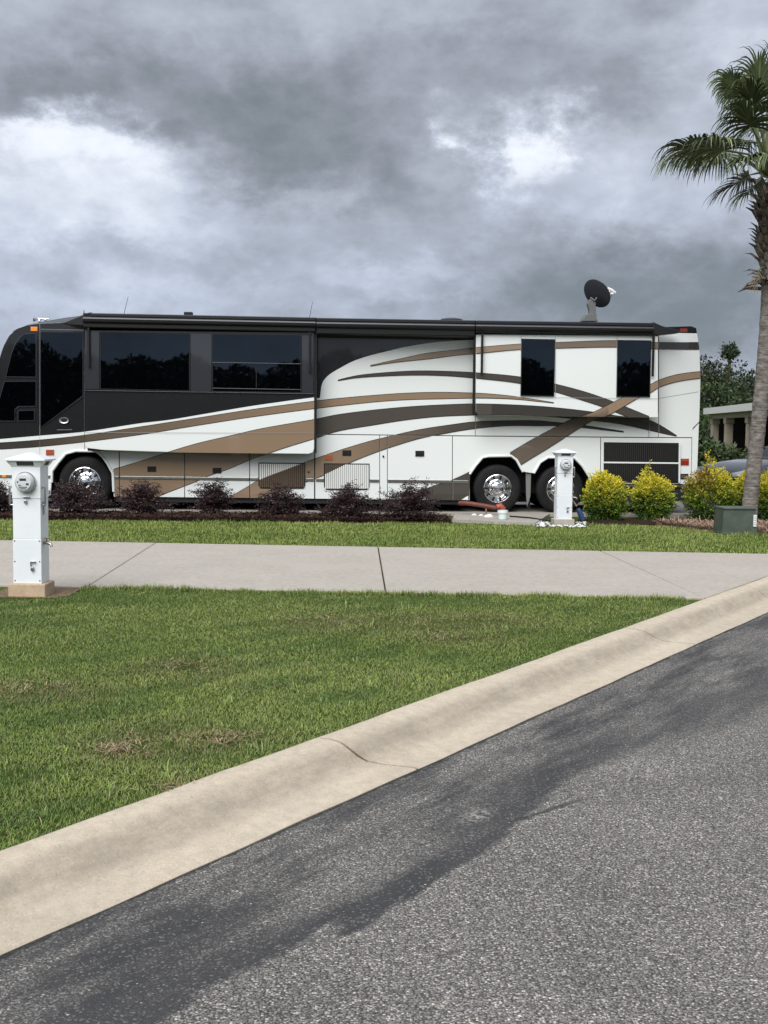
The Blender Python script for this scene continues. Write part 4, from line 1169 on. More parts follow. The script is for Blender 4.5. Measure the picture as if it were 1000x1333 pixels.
# ------------------------------------------------------------------ pedestals
def make_pedestal(block, label, group):
    w, d, h = .29, .26, 1.27; zb = .12
    root = empty('power_pedestal', (0, 0, 0)); tag(root, label, 'power pedestal', group)
    bo = MB().box((-.19, -.165, -.03), (.19, .165, zb), 0, .012).build('base_block', block, root)
    b = MB(); b.box((-w / 2, -d / 2, zb), (w / 2, d / 2, zb + .44), 0, .004); b.box((-w / 2 + .003, -d / 2 + .003, zb + .4405), (w / 2 - .003, d / 2 - .003, zb + .84), 0, .004)
    b.build('cabinet', M_PED, root)
    u = MB(); u.box((-w / 2, -d / 2 - .003, zb + .842), (w / 2, d / 2, h), 0, .004); up = u.build('meter_cabinet', M_PED, root)
    # flared neck with vent slots, then a hipped cap
    c = MB(); zc = h
    c.add([(-w / 2, -d / 2, zc), (w / 2, -d / 2, zc), (w / 2, d / 2, zc), (-w / 2, d / 2, zc), (-w / 2 - .045, -d / 2 - .045, zc + .065), (w / 2 + .045, -d / 2 - .045, zc + .065), (w / 2 + .045, d / 2 + .045, zc + .065), (-w / 2 - .045, d / 2 + .045, zc + .065)],
          [(0, 1, 5, 4), (1, 2, 6, 5), (2, 3, 7, 6), (3, 0, 4, 7), (3, 2, 1, 0)])
    e = .062
    c.add([(-w / 2 - e, -d / 2 - e, zc + .066), (w / 2 + e, -d / 2 - e, zc + .066), (w / 2 + e, d / 2 + e, zc + .066), (-w / 2 - e, d / 2 + e, zc + .066), (-w / 2 - e, -d / 2 - e, zc + .08), (w / 2 + e, -d / 2 - e, zc + .08), (w / 2 + e, d / 2 + e, zc + .08), (-w / 2 - e, d / 2 + e, zc + .08), (-.03, 0, zc + .14), (.03, 0, zc + .14)],
          [(0, 1, 5, 4), (1, 2, 6, 5), (2, 3, 7, 6), (3, 0, 4, 7), (4, 5, 9, 8), (5, 6, 9), (6, 7, 8, 9), (7, 4, 8), (3, 2, 1, 0)])
    cap = c.build('cap', M_PED, root)
    v = MB(); v.add([(-.085, -d / 2 - .017, zc + .018), (.085, -d / 2 - .017, zc + .018), (.085, -d / 2 - .042, zc + .056), (-.085, -d / 2 - .042, zc + .056)], [(0, 1, 2, 3)])
    v.add([(w / 2 + .017, -.06, zc + .018), (w / 2 + .017, .06, zc + .018), (w / 2 + .042, .06, zc + .056), (w / 2 + .042, -.06, zc + .056)], [(0, 1, 2, 3)])
    v.build('vent_slot', mat('slot_shade', (.05, .045, .038), .8), cap)
    # meter
    mt = MB(); mt.lathe([(.100, -.002), (.104, -.03), (.098, -.04), (.094, -.04)], 36, close=False)
    m_ = mt.build('meter', M_STEEL, root); m_.location = (.0, -d / 2 - .003, 1.125)
    g = MB(); g.lathe([(.095, -.036), (.090, -.075), (.075, -.092), (0, -.097)], 36, close=False)
    f = MB(); f.lathe([(.092, -.038), (0, -.038)], 32, close=False)
    fa = g.build('meter_dome', mat('meter_face', (.62, .64, .66), .12, coat=1), m_)
    pr = MB()
    for x0, x1, z0, z1 in ((-.035, .03, .018, .04), (-.062, -.048, -.0, .012), (.03, .055, -.022, -.006), (-.05, -.02, -.028, -.022), (-.045, .04, -.046, -.041), (-.03, .03, -.06, -.056)):
        pr.box((x0, -.0985, z0), (x1, -.094, z1))
    pr.build('meter_print', M_PRINT, m_)
    # side handles, hasps, hinges, screws, tap
    for sx in (-1, 1):
        x = sx * (w / 2 + .035)
        MB().tube([(sx * w / 2, -.09, .90), (x, -.10, .895), (x, -.10, .91), (x, -.10, 1.06), (x, -.10, 1.075), (sx * w / 2, -.09, 1.07)], .011, 8).build('handle', M_STEEL, root)
    MB().box((-.03, -d / 2 - .03, .975), (.035, -d / 2 - .003, .985), 0, .002).box((-.02, -d / 2 - .022, .915), (.008, -d / 2 - .006, .95), 0, .004).build('hasp', M_STEEL, root)
    hp = MB(); hp.box((.035, -d / 2 - .03, .335), (.09, -d / 2 - .001, .343), 0, .002); hp.tube([(.045, -d / 2 - .015, .34), (.04, -d / 2 - .018, .32), (.045, -d / 2 - .018, .29)], .006, 6); hp.box((.04, -d / 2 - .026, .25), (.072, -d / 2 - .008, .29), 0, .004)
    hp.build('padlock', M_STEEL, root)
    for sx in (-1, 1):
        for z in (.545, .34, .15):
            o = MB().lathe([(0, -.004), (.007, -.004), (.008, 0)], 8, close=False).build('screw', M_STEEL, root); o.location = (sx * (w / 2 - .018), -d / 2, z)
    MB().box((w / 2, -.06, .80), (w / 2 + .01, -.03, .935), 0, .003).build('hinge', M_STEEL, root)
    tp_ = MB(); tp_.tube([(w / 2, -.05, .52), (w / 2 + .05, -.07, .52), (w / 2 + .085, -.085, .51), (w / 2 + .095, -.09, .485)], [.016, .017, .015, .013], 10)
    tp_.tube([(w / 2 + .035, -.065, .52), (w / 2 + .035, -.065, .565)], .008, 8); tp_.lathe([(0, 0), (.03, 0), (.03, .008), (0, .008)], 12, axis='Z', c=(w / 2 + .035, -.065, .56), close=False)
    tp_.build('tap', mat('brass_dull', (.34, .30, .24), .35, metal=.9), root)
    return root


pp = G(41.5, 773.0)
ped = make_pedestal(M_BLOCK, 'white power pedestal on a tan block beside the driveway', 'white power pedestals')
ped.location = (pp.x, pp.y, 0); ped.scale = (1, 1, 1.03); ped.rotation_euler = (0, 0, math.radians(-1))
p2 = copy_tree(ped); q = G(732.5, 683.5); p2.location = (q.x, q.y, .0); p2.rotation_euler = (0, 0, math.radians(3)); p2.scale = (.98, .98, .985)
p2['label'] = 'white power pedestal among white stones before the rear wheels'
for ch in p2.children:
    if ch.name.startswith('base_block'):
        ch.data = ch.data.copy(); ch.data.materials[0] = M_GREYB
p3 = copy_tree(ped); q = D(1001, 581, 34); p3.location = (q.x + .13, q.y, q.z - 1.41); p3['label'] = 'white power pedestal standing behind the dark car by the carport'

# ------------------------------------------------------------------ plants
def leaves_mesh(name, P, Dr, L, Wd, col, parent, material=None):
    """diamond leaves: centre line from P along Dr"""
    n = len(P); r = rng.normal(0, 1, (n, 3)); s = np.cross(Dr, r); s /= np.linalg.norm(s, axis=1)[:, None] + 1e-6
    nrm = np.cross(s, Dr)
    L = np.asarray(L).reshape(-1, 1); Wd = np.asarray(Wd).reshape(-1, 1)
    V = np.stack([P, P + Dr * L * .5 + s * Wd / 2 + nrm * Wd * .15, P + Dr * L, P + Dr * L * .5 - s * Wd / 2 + nrm * Wd * .15], 1)
    return npmesh(name, V.reshape(-1, 3), (np.arange(n) * 4)[:, None] + np.arange(4), material or M_LEAF, parent, np.repeat(col, 4, 0))


def unit(v): return v / (np.linalg.norm(v, axis=1)[:, None] + 1e-9)


def gold_shrub(px, py, wpx, hpx, label, brown=0.0, tall=None, ydepth=None):
    base = G(px, py); sc = base.y / F; rx, hz = wpx * sc / 2 - .13, hpx * sc - .10
    root = empty('gold_shrub', (base.x, base.y, 0)); tag(root, label, 'shrub', 'yellow green shrubs behind the motorhome tail')
    st = MB()
    for k in range(9):
        a = rng.uniform(0, 6.28); st.tube([(0.04 * math.cos(a), .04 * math.sin(a), -.03), (rx * .4 * math.cos(a), rx * .4 * math.sin(a), hz * .4), (rx * .7 * math.cos(a), rx * .7 * math.sin(a), hz * .75)], [.014, .009, .004], 5)
    st.build('stems', M_BARK, root)
    ns = 950
    u = unit(rng.normal(0, 1, (ns, 3))); rad = rng.uniform(.35, 1.0, ns) ** .45
    bulge = 1 + .16 * np.sin(u[:, 0] * 5 + px) * np.cos(u[:, 1] * 4 + px * .3) + rng.normal(0, .05, ns)
    C_ = u * (rad * bulge)[:, None] * np.array([rx, rx * .9, hz * .5]) + np.array([0, 0, hz * .5])
    C_[:, 2] = np.maximum(C_[:, 2], .03)
    if tall:
        k = 26; C_[:k] = np.c_[rng.normal(tall[0] * rx, .035, k), rng.normal(-.1, .05, k), np.linspace(hz * .8, hz + tall[1] * sc, k)]
    sd = unit(u * np.array([1, 1, .8]) + np.array([0, 0, .35]) + rng.normal(0, .3, (ns, 3)))
    m_ = 17; t = np.tile(np.linspace(0, 1, m_), ns)
    P = np.repeat(C_, m_, 0) + np.repeat(sd, m_, 0) * (t * .15)[:, None] + rng.normal(0, .010, (ns * m_, 3))
    Dv = unit(np.repeat(sd, m_, 0) * .8 + rng.normal(0, .42, (ns * m_, 3)) + np.array([0, 0, .15]))
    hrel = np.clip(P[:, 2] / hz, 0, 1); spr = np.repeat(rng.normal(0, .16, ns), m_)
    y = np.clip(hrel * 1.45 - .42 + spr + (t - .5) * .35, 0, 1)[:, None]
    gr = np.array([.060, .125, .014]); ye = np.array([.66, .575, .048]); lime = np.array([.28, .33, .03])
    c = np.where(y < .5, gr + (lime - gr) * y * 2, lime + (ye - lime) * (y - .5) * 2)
    if brown:
        ang = np.repeat((u[:, 0] < -.05) & (u[:, 2] > .0), m_); b_ = ang * np.clip(hrel * 1.7 - .6, 0, 1) * brown * (rng.random(len(P)) < .8)
        c = c * (1 - b_[:, None]) + np.array([.16, .085, .035]) * b_[:, None]
    c = c * rng.uniform(.7, 1.25, len(P))[:, None]
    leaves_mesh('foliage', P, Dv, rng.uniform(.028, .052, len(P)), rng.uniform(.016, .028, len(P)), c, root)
    return root


gold_shrub(786, 678, 60, 62, 'round yellow green shrub nearest the rear pedestal', tall=(-.15, 6))
gold_shrub(848, 676, 60, 58, 'second round yellow shrub below the engine grille', tall=(-.45, 14))
gold_shrub(925, 676, 74, 68, 'bigger yellow shrub with browned top behind the green box', brown=.9, tall=(-.2, 22))
gold_shrub(972, 674, 44, 58, 'low yellow shrub directly behind the palm trunk')
gold_shrub(1008, 676, 60, 64, 'yellow shrub to the right of the palm trunk')


def plum_shrub(px, py, wpx, hpx, label, seed):
    r = np.random.default_rng(seed); base = G(px, py); sc = base.y / F; rx, hz = wpx * sc / 2 * 1.2, hpx * sc * .9
    root = empty('plum_shrub', (base.x, base.y, .05)); tag(root, label, 'shrub', 'dark purple shrubs in the mulch bed')
    st = MB(); P, Dv = [], []
    nb = 74
    for k in range(nb):
        a = r.uniform(0, 6.28); e = r.uniform(.02, 1.0) ** 1.3 * 1.5; ln = r.uniform(.6, 1.08) * (1.0 if k > 4 else 1.15)
        tip = np.array([math.cos(a) * math.cos(e) * rx * ln, math.sin(a) * math.cos(e) * rx * ln * .85, hz * (.12 + .85 * math.sin(e)) * ln])
        mid = tip * .5 + np.array([0, 0, hz * .12])
        pts = [np.array([0, 0, -.06]), mid, tip]
        if k % 2 == 0: st.tube([tuple(p) for p in pts], [.011, .007, .003], 5)
        m_ = 15
        for q in np.linspace(.35, 1, m_):
            c = (1 - q) ** 2 * pts[0] + 2 * q * (1 - q) * (mid * 1.3) + q * q * tip
            sdv = r.normal(0, 1, 3); sdv[2] *= .35; sdv /= np.linalg.norm(sdv)
            # flat side twig carrying leaves
            for j in range(9):
                tt = j / 8; P.append(c + sdv * tt * .14 + r.normal(0, .015, 3)); d = sdv * .7 + r.normal(0, .45, 3); d[2] *= .4; Dv.append(d)
    st.build('stems', mat('plum_stem', (.045, .03, .028), .8), root)
    P = np.array(P); P[:, 2] = np.maximum(P[:, 2], .0); Dv = unit(np.array(Dv)); n = len(P)
    c = np.array([.020, .012, .0135]) + r.random(n)[:, None] * np.array([.036, .021, .022])
    red = r.random(n) < .06; c[red] = (.12, .05, .04)
    leaves_mesh('foliage', P, Dv, r.uniform(.025, .05, n), r.uniform(.014, .024, n), c, root)


for i, (px, py, w_, h_, lb) in enumerate((
        (-6, 671, 44, 44, 'dark purple shrub partly hidden behind the front pedestal'),
        (98, 672, 74, 56, 'dark purple shrub before the front wheel of the motorhome'),
        (186, 672, 56, 50, 'dark purple shrub below the first tan storage door'),
        (279, 672, 46, 50, 'small sparse purple shrub below the second tan storage door'),
        (364, 674, 54, 44, 'dark purple shrub under the brown and white louvre vent'),
        (451, 676, 60, 48, 'dark purple shrub under the mostly white louvre vent'),
        (532, 678, 78, 58, 'widest dark purple shrub next to the red sewer hose'))):
    plum_shrub(px, py, w_, h_, lb, 100 + i)


# ------------------------------------------------------------------ palm
def palm():
    base = G(976, 684); root = empty('palm_tree', (base.x, base.y, 0)); tag(root, 'tall leaning fan palm beside the green utility box', 'palm tree')
    yb = base.y
    def q(px, py, dy=0): p = D(px, py, yb + dy); return Vector((p.x - base.x, p.y - base.y, p.z))
    ctr = [(974.5, 684, 11.2), (976.5, 655, 10.2), (980, 620, 9.7), (983.6, 590, 9.8), (988, 545, 9.7), (992.5, 500, 9.7), (997, 450, 9.7), (1000.5, 400, 9.8), (1002, 365, 10.2), (1002.5, 320, 12), (1002, 270, 13), (1000, 235, 11)]
    path = [q(x, y) for x, y, _ in ctr]; rad = [r * yb / F for *_, r in ctr]
    path[0].z = -.05
    # resample with ring-scar relief
    P2, R2 = [], []
    for i in range(len(path) - 1):
        for k in range(9):
            t = k / 9; P2.append(path[i].lerp(path[i + 1], t)); R2.append((rad[i] + (rad[i + 1] - rad[i]) * t) * (1 + .025 * math.sin(len(P2) * 1.9) + random.uniform(-.02, .02)))
    MB().tube(P2, R2, 18).build('trunk', M_PALM, root)
    # old leaf bases clasping the upper trunk
    bt = MB(); bt.add([(-.05, 0, 0), (.05, 0, 0), (.055, .05, .09), (-.055, .05, .09), (-.032, .11, .20), (.032, .11, .20), (-.012, .21, .27), (.012, .21, .27),
                       (-.05, -.03, 0), (.05, -.03, 0), (.05, .02, .10), (-.05, .02, .10), (-.026, .085, .215), (.026, .085, .215)],
                      [(0, 1, 2, 3), (3, 2, 5, 4), (4, 5, 7, 6), (8, 11, 10, 9), (11, 12, 13, 10), (12, 6, 7, 13), (0, 3, 11, 8), (3, 4, 12, 11), (4, 6, 12), (1, 9, 10, 2), (2, 10, 13, 5), (5, 13, 7), (0, 8, 9, 1)])
    b0 = bt.build('leaf_base', M_BOOT, root)
    first = True
    for k in range(130):
        t = k / 129; py = 374 - 132 * t; a = k * 2.39996 + .3
        i = next(j for j in range(len(ctr) - 1) if ctr[j][1] >= py >= ctr[j + 1][1]); tt = (ctr[i][1] - py) / (ctr[i][1] - ctr[i + 1][1])
        c = path[i].lerp(path[i + 1], tt); r = (rad[i] + (rad[i + 1] - rad[i]) * tt) * .93
        o = b0 if first else b0.copy()
        if not first: COL.objects.link(o); o.parent = root
        first = False
        dn = 1 if (py < 350 or random.random() > .55) else -1
        o.location = c + Vector((math.cos(a) * r, math.sin(a) * r, -.05))
        o.rotation_euler = (random.uniform(-.45, .3) - (1.0 if dn < 0 else 0), random.uniform(-.2, .2), a - math.pi / 2)
        sc = random.uniform(.8, 1.25); o.scale = (sc * 1.05, sc * random.uniform(.8, 1.2), sc)
    heart = q(1000, 222)

    def frond(hub, dirv, size, spread=2.0, nseg=44, droop=.8, dry=0.0, roll=0.0):
        """hub: where the petiole meets the blade; dirv: costa direction; leaflets fan out round it"""
        hub = Vector(hub); dv = Vector(dirv).normalized()
        up = Vector((0, 0, 1)); sd = dv.cross(up)
        if sd.length < .1: sd = Vector((1, 0, 0))
        sd.normalize(); up2 = sd.cross(dv)
        if roll: sd = Matrix.Rotation(roll, 3, dv) @ sd; up2 = sd.cross(dv)
        pet = MB(); st_ = heart + Vector((random.uniform(-.05, .05), random.uniform(-.05, .05), -.1))
        if dry > .8: st_ = hub + Vector((.12, .1, .06))
        mid = (st_ + hub) / 2 + Vector((0, 0, (hub - st_).length * .12))
        V, Q, C_ = [], [], []
        gr = np.array([.058, .078, .032]) * random.uniform(.85, 1.3); yl = np.array([.20, .20, .075])
        for k in range(nseg):
            t = (k + .5) / nseg * 2 - 1; an = t * spread
            cost = hub + dv * (.42 * size * (1 - abs(t)) ** 1.0) - Vector((0, 0, .10 * size * (1 - abs(t))))
            d = (dv * math.cos(an) + sd * math.sin(an)).normalized()
            ln = size * (1.0 - .28 * abs(t)) * random.uniform(.85, 1.12)
            wd = .018 * random.uniform(.8, 1.2) * (size / .95); n_ = 7
            pos = Vector(cost); dr_ = Vector(d) + up2 * random.uniform(-.05, .18); tw = Vector((random.uniform(-.25, .25), random.uniform(-.25, .25), random.uniform(-.2, .2)))
            o_ = len(V); c0 = gr * random.uniform(.7, 1.4) + yl * (random.random() < .12) * .6
            if dry: c0 = c0 * (1 - dry) + np.array([.20, .15, .09]) * dry
            for s_ in range(n_ + 1):
                u_ = s_ / n_
                wv = wd * (1 - u_ ** 1.6) * (.45 + 1.0 * min(1, u_ * 3)) + .0015
                side = dr_.cross(up2); side = side.normalized() if side.length > 1e-3 else sd
                fold = up2 * (wv * .35)
                V += [pos - side * wv + fold * .0, pos - fold, pos + side * wv]
                cc_ = c0 * (1 + .35 * u_); C_ += [cc_, cc_ * .8, cc_]
                pos = pos + dr_.normalized() * (ln / n_)
                dr_ = (dr_.normalized() + Vector((0, 0, -1)) * (droop * (u_ ** .95) * .72) + tw * (.35 if u_ > .5 else .08))
                if s_ < n_: b_ = o_ + s_ * 3; Q += [(b_, b_ + 1, b_ + 4, b_ + 3), (b_ + 1, b_ + 2, b_ + 5, b_ + 4)]
        fo = mesh('frond', V, Q, M_LEAF, root, col=C_, smooth=True)
        pet.tube([st_, mid, hub, hub + dv * .3 * size - Vector((0, 0, .06 * size))], [.028, .02, .013, .005], 6)
        pet.build('petiole', mat('petiole_green', (.13, .15, .06), .5), fo)
    # fronds the photograph shows
    for px, py, dy, d, sz, sp, dr_, ro in (
            (918, 193, -.5, (-.95, -.3, .12), .80, 1.9, 1.5, .5), (928, 196, .2, (-.9, .1, .0), .88, 2.0, 1.5, -.3), (944, 195, -.7, (-.7, -.65, .15), 1.0, 2.1, 1.4, .2),
            (950, 203, .4, (-.75, .6, .15), .95, 2.1, 1.35, 0), (962, 122, -.3, (-.65, -.3, .75), .60, 1.6, 1.6, .7), (972, 130, .3, (-.55, .3, .85), .66, 1.7, 1.6, -.6),
            (982, 145, -.5, (-.35, -.6, .65), .80, 2.0, 1.4, .3), (978, 165, -.6, (-.45, -.75, .45), .85, 2.1, 1.3, .1), (1000, 110, 0, (.1, -.1, 1), .70, 1.9, 1.2, 1.2), (990, 125, -.2, (-.2, -.3, .9), .80, 1.9, 1.3, .3),
            (984, 240, -.5, (-.55, -.5, -.35), .62, 1.7, 1.0, .2), (975, 228, .2, (-.75, .3, -.3), .66, 1.7, 1.0, .2), (1018, 165, -.6, (.5, -.7, .5), .85, 2, 1.2, 0),
            (1040, 190, 0, (1, .1, .1), .9, 2, 1.2, 0), (1030, 220, .4, (.8, .5, -.2), .8, 2, 1.2, 0), (1026, 130, .3, (.6, .3, .7), .85, 2, 1.2, 0), (1000, 170, .9, (0, .9, .4), .8, 2, 1.2, 0),
            (1000, 205, -1.0, (0, -1, -.05), .85, 2.1, 1.3, 0), (980, 205, -.9, (-.5, -.8, -.1), .85, 2.0, 1.3, .2), (1025, 230, -.7, (.5, -.7, -.3), .8, 2, 1.2, 0), (985, 185, .8, (-.4, .8, .3), .8, 1.9, 1.2, 0)):
        frond(q(px, py, dy), d, sz, sp, 54, dr_, 0, ro)
    frond(q(988, 352, -.25), (-.25, -.2, -.95), .34, .8, 9, .2, .95)


palm()

# ------------------------------------------------------------------ green utility box
p = G(963, 695.5); sc = p.y / F
ub = empty('utility_box', (p.x, p.y, 0), math.radians(2)); tag(ub, 'green pad mounted utility box at the foot of the palm', 'utility box')
w2 = 22 * sc
MB().add([(-w2 * 1.06, 0, 0), (w2 * 1.02, 0, 0), (w2 * 1.02, .5, 0), (-w2 * 1.06, .5, 0), (-w2 * .97, .03, .42), (w2 * .95, .03, .42), (w2 * .95, .47, .42), (-w2 * .97, .47, .42)], [(0, 1, 5, 4), (1, 2, 6, 5), (2, 3, 7, 6), (3, 0, 4, 7), (4, 5, 6, 7)]).build('box_body', M_GREENB, ub)
MB().box((-w2 * 1.0, .01, .415), (w2 * .98, .5, .45), 0, .012).build('box_lid', M_GREENB, ub)
MB().box((-w2 * 1.08, -.02, -.02), (w2 * 1.05, .52, .03), 0, .008).build('box_base', M_GREENB, ub)
MB().box((w2 * .80, -.012, .13), (w2 * .98, .014, .33), 0, .003).build('warning_label', M_WPL, ub)
ll = MB()
for z in (.30, .27, .24, .20, .17): ll.box((w2 * .83, -.0145, z - .006), (w2 * .95, -.0121, z + .004))
ll.build('label_print', mat('print_grey', (.35, .33, .32), .6), [o for o in ub.children if o.name.startswith('warning_label')][0])
MB().lathe([(0, 0), (.014, 0), (.014, .012), (0, .014)], 8, c=(w2 * .9, -.0, .36), close=False).build('box_bolt', M_STEEL, ub)

# ------------------------------------------------------------------ hose, bucket, stones, blue hose
hz_ = lambda px, py, y: D(px, py, y)
hy = 22.55
hose = MB(); pts = [hz_(598, 655.2, hy + .2), hz_(606, 655, hy + .1), hz_(618, 656.4, hy), hz_(632, 658.6, hy), hz_(645, 661, hy), hz_(650, 660.5, hy)]
PP, RR = [], []
for i in range(len(pts) - 1):
    for k in range(10): t = k / 10; PP.append(pts[i].lerp(pts[i + 1], t)); RR.append(.040 + .005 * (k % 2))
hose.tube(PP, RR, 12)
ho = hose.build('sewer_hose', M_TERRA); tag(ho, 'red brown sewer hose sloping along the drive wheel', 'hose')
el_ = MB(); a = hz_(647, 660, hy); b_ = hz_(652, 658.6, hy); c_ = hz_(655, 662, hy); d_ = hz_(655, 668, hy)
el_.tube([a, b_, c_, d_], [.056, .062, .058, .052], 12); el_.build('hose_elbow', mat('elbow_red', (.34, .07, .042), .45), ho)
MB().tube([hz_(633, 659, hy), hz_(633, 674, hy)], .017, 8).build('hose_prop', mat('prop_tan', (.28, .13, .09), .6), ho)
bu = MB(); bp = G(654.5, 676, PADZ); bu.lathe([(0, 0), (.075, 0), (.092, .155), (.098, .155), (.098, .17), (.088, .17), (.080, .01)], 24, axis='Z', close=False)
bo_ = bu.build('bucket', M_TEAL); bo_.location = (bp.x, bp.y, PADZ + .001); tag(bo_, 'small pale teal bucket under the red hose elbow', 'bucket')
MB().lathe([(.0995, .118), (.1, .165)], 24, axis='Z', close=False).build('bucket_band', mat('band_white', (.75, .75, .72), .5), bo_)
rk = bmesh.new(); bmesh.ops.create_icosphere(rk, subdivisions=2, radius=.075)
for v in rk.verts: v.co = Vector((v.co.x * 1.2, v.co.y * .9, v.co.z * .62)) * (1 + .16 * math.sin(v.co.x * 40 + v.co.y * 31))
rm_ = bpy.data.meshes.new('rock'); rk.to_mesh(rm_); rk.free(); rm_.materials.append(M_WROCK)
for px, py, sc_, lb in ((635.5, 673.8, 1.0, 'white rock lying on the pad left of the bucket'), (617, 671, .55, 'small grey white rock on the pad beneath the hose'), (626, 671.5, .5, 'smallest pale rock between hose prop and tyre')):
    o = link(bpy.data.objects.new('rock', rm_)); g_ = G(px, py, PADZ); o.location = (g_.x, g_.y, PADZ + .02 * sc_); o.scale = (sc_,) * 3; tag(o, lb, 'rock', 'pale rocks on the pad')
# liner and white stones round the rear pedestal
tri_sheet('weed_liner', [G(697, 684), G(702, 677.5), G(765, 680), G(770, 686), G(720, 687.5), G(700, 687)], .004, M_BLACK, 'structure', 'black weed liner under the white stones')
n = 210; px_ = rng.uniform(699, 762, n); py_ = 678.4 + rng.uniform(0, 1, n) * 7 + (px_ - 699) * .02
V, T, C_ = [], [], []
oct_ = np.array([(1, 0, 0), (0, 1, 0), (-1, 0, 0), (0, -1, 0), (0, 0, 1), (0, 0, -1)], float)
ft_ = [(0, 1, 4), (1, 2, 4), (2, 3, 4), (3, 0, 4), (1, 0, 5), (2, 1, 5), (3, 2, 5), (0, 3, 5)]
for k in range(n):
    if abs(px_[k] - 732) < 15 and py_[k] > 677.5 and py_[k] < 684.0: continue
    g_ = G(px_[k], py_[k], .02); s_ = rng.uniform(.014, .030); a = rng.uniform(0, 6.28); ca, sa = math.cos(a), math.sin(a)
    o_ = len(V)
    for p in oct_ * np.array([1.3, .9, .7]) * s_ * rng.uniform(.75, 1.25, (6, 1)): V.append((g_.x + p[0] * ca - p[1] * sa, g_.y + p[0] * sa + p[1] * ca, .022 + p[2]))
    T += [tuple(i + o_ for i in t) for t in ft_]
o = npmesh('white_stones', np.array(V), None, M_WROCK, tris=np.array(T)); tag(o, 'white decorative stones scattered round the rear pedestal', None, None, 'stuff')
bh = MB(); a, b_, c_, d_ = D(746, 652, 21.6), D(751, 659, 21.6), D(754, 665, 21.6), D(758.5, 677, 21.6)
bh.tube([b_.lerp(c_, .5), c_, d_], [.034, .05, .052], 10)
o = bh.build('water_filter', M_BLUE); tag(o, 'blue inline water filter leaning from the rear pedestal', 'water filter')
MB().tube([D(742, 648, 21.5), a, b_], [.013, .014, .018], 8).build('filter_hose', mat('hose_tan', (.45, .27, .16), .5), o)
cb = MB(); cb.tube([G(664, 672, .06), G(690, 674, .06), G(708, 677, .05), G(722, 679, .05)], .016, 6); o = cb.build('black_cable', M_BLACK); tag(o, 'black power cable lying on the pad to the rear pedestal', 'cable')

# ------------------------------------------------------------------ background right: trees, carport, car, hedge
def tree(px, ybase, H, R, dist, label, seed, base_c=(.045, .065, .024), kind='broad_tree', n=4200, leaf=.26, lobes=26, group='trees behind the carport', zlo=.16):
    r = np.random.default_rng(seed); d = D(px, 560, dist); root = empty(kind, (d.x, d.y, 0)); tag(root, label, 'tree', group)
    t = MB(); t.tube([(0, 0, -.1), (.1, 0, H * .3), (.05, .1, H * .62), (0, 0, H * .92)], [R * .07 + .05, R * .055 + .04, R * .035, .03], 9)
    for k in range(9):
        a = r.uniform(0, 6.28); z0 = H * r.uniform(.28, .7); t.tube([(.05, 0, z0), (R * .4 * math.cos(a), R * .4 * math.sin(a), z0 + H * .1), (R * .8 * math.cos(a), R * .8 * math.sin(a), z0 + H * .2)], [.09, .06, .02], 6)
    t.build('trunk', M_BARK, root)
    lc = unit(r.normal(0, 1, (lobes, 3))) * (r.uniform(.35, .95, lobes) ** .6)[:, None] * np.array([R, R, H * (1 - zlo) * .5]) + np.array([0, 0, H * (.5 + zlo * .5)])
    lr = r.uniform(.26, .5, lobes) * R
    w_ = r.integers(0, lobes, n); dd = unit(r.normal(0, 1, (n, 3))); rr = r.uniform(.55, 1.05, n) ** .7
    P = lc[w_] + dd * (lr[w_] * rr)[:, None] * np.array([1, 1, .8]); P[:, 2] = np.clip(P[:, 2], .1, H * 1.02)
    Dv = unit(dd * .6 + r.normal(0, .8, (n, 3)))
    tone = (r.uniform(.42, 1.0, lobes) ** 1.0 * r.choice([.8, 1.25, 1.9], lobes, p=[.45, .4, .15]))[w_][:, None]; c = np.array(base_c) * tone * r.uniform(.65, 1.4, n)[:, None]
    c = c + np.array([.035, .03, .004]) * np.clip(r.normal(0, .6, lobes), 0, 1)[w_][:, None]
    leaves_mesh('crown', P, Dv, r.uniform(.6, 1.3, n) * leaf * 1.5, r.uniform(.6, 1.2, n) * leaf, c, root)


def top(py, dist): return D(900, py, dist).z


for px, tp, R_, dist, lb, sd_, c_ in (
        (906, 460, 3.0, 66, 'dark round tree rising just behind the tail of the motorhome', 1, (.026, .042, .017)),
        (928, 478, 2.4, 74, 'dark tree to the left of the tall thin pine', 2, (.028, .044, .018)),
        (963, 488, 2.2, 70, 'bushy green tree right of the tall thin pine', 3, (.034, .054, .021)),
        (984, 484, 2.0, 76, 'mid green tree half hidden behind the palm trunk', 4, (.030, .046, .018)),
        (943, 503, 2.6, 60, 'low broad tree directly above the carport roof', 5, (.034, .055, .019)),
        (905, 494, 2.2, 57, 'low tree with lighter leaves beside the motorhome tail', 6, (.046, .074, .022)),
        (1014, 478, 3.2, 66, 'broad tree at the right edge beyond the palm', 7, (.030, .046, .018)),
        (966, 512, 2.0, 56, 'small leafy tree low behind the carport roof', 8, (.045, .07, .024))):
    tree(px, 0, top(tp + 9, dist), R_, dist, lb, sd_, c_, n=11000, leaf=.13, lobes=34)
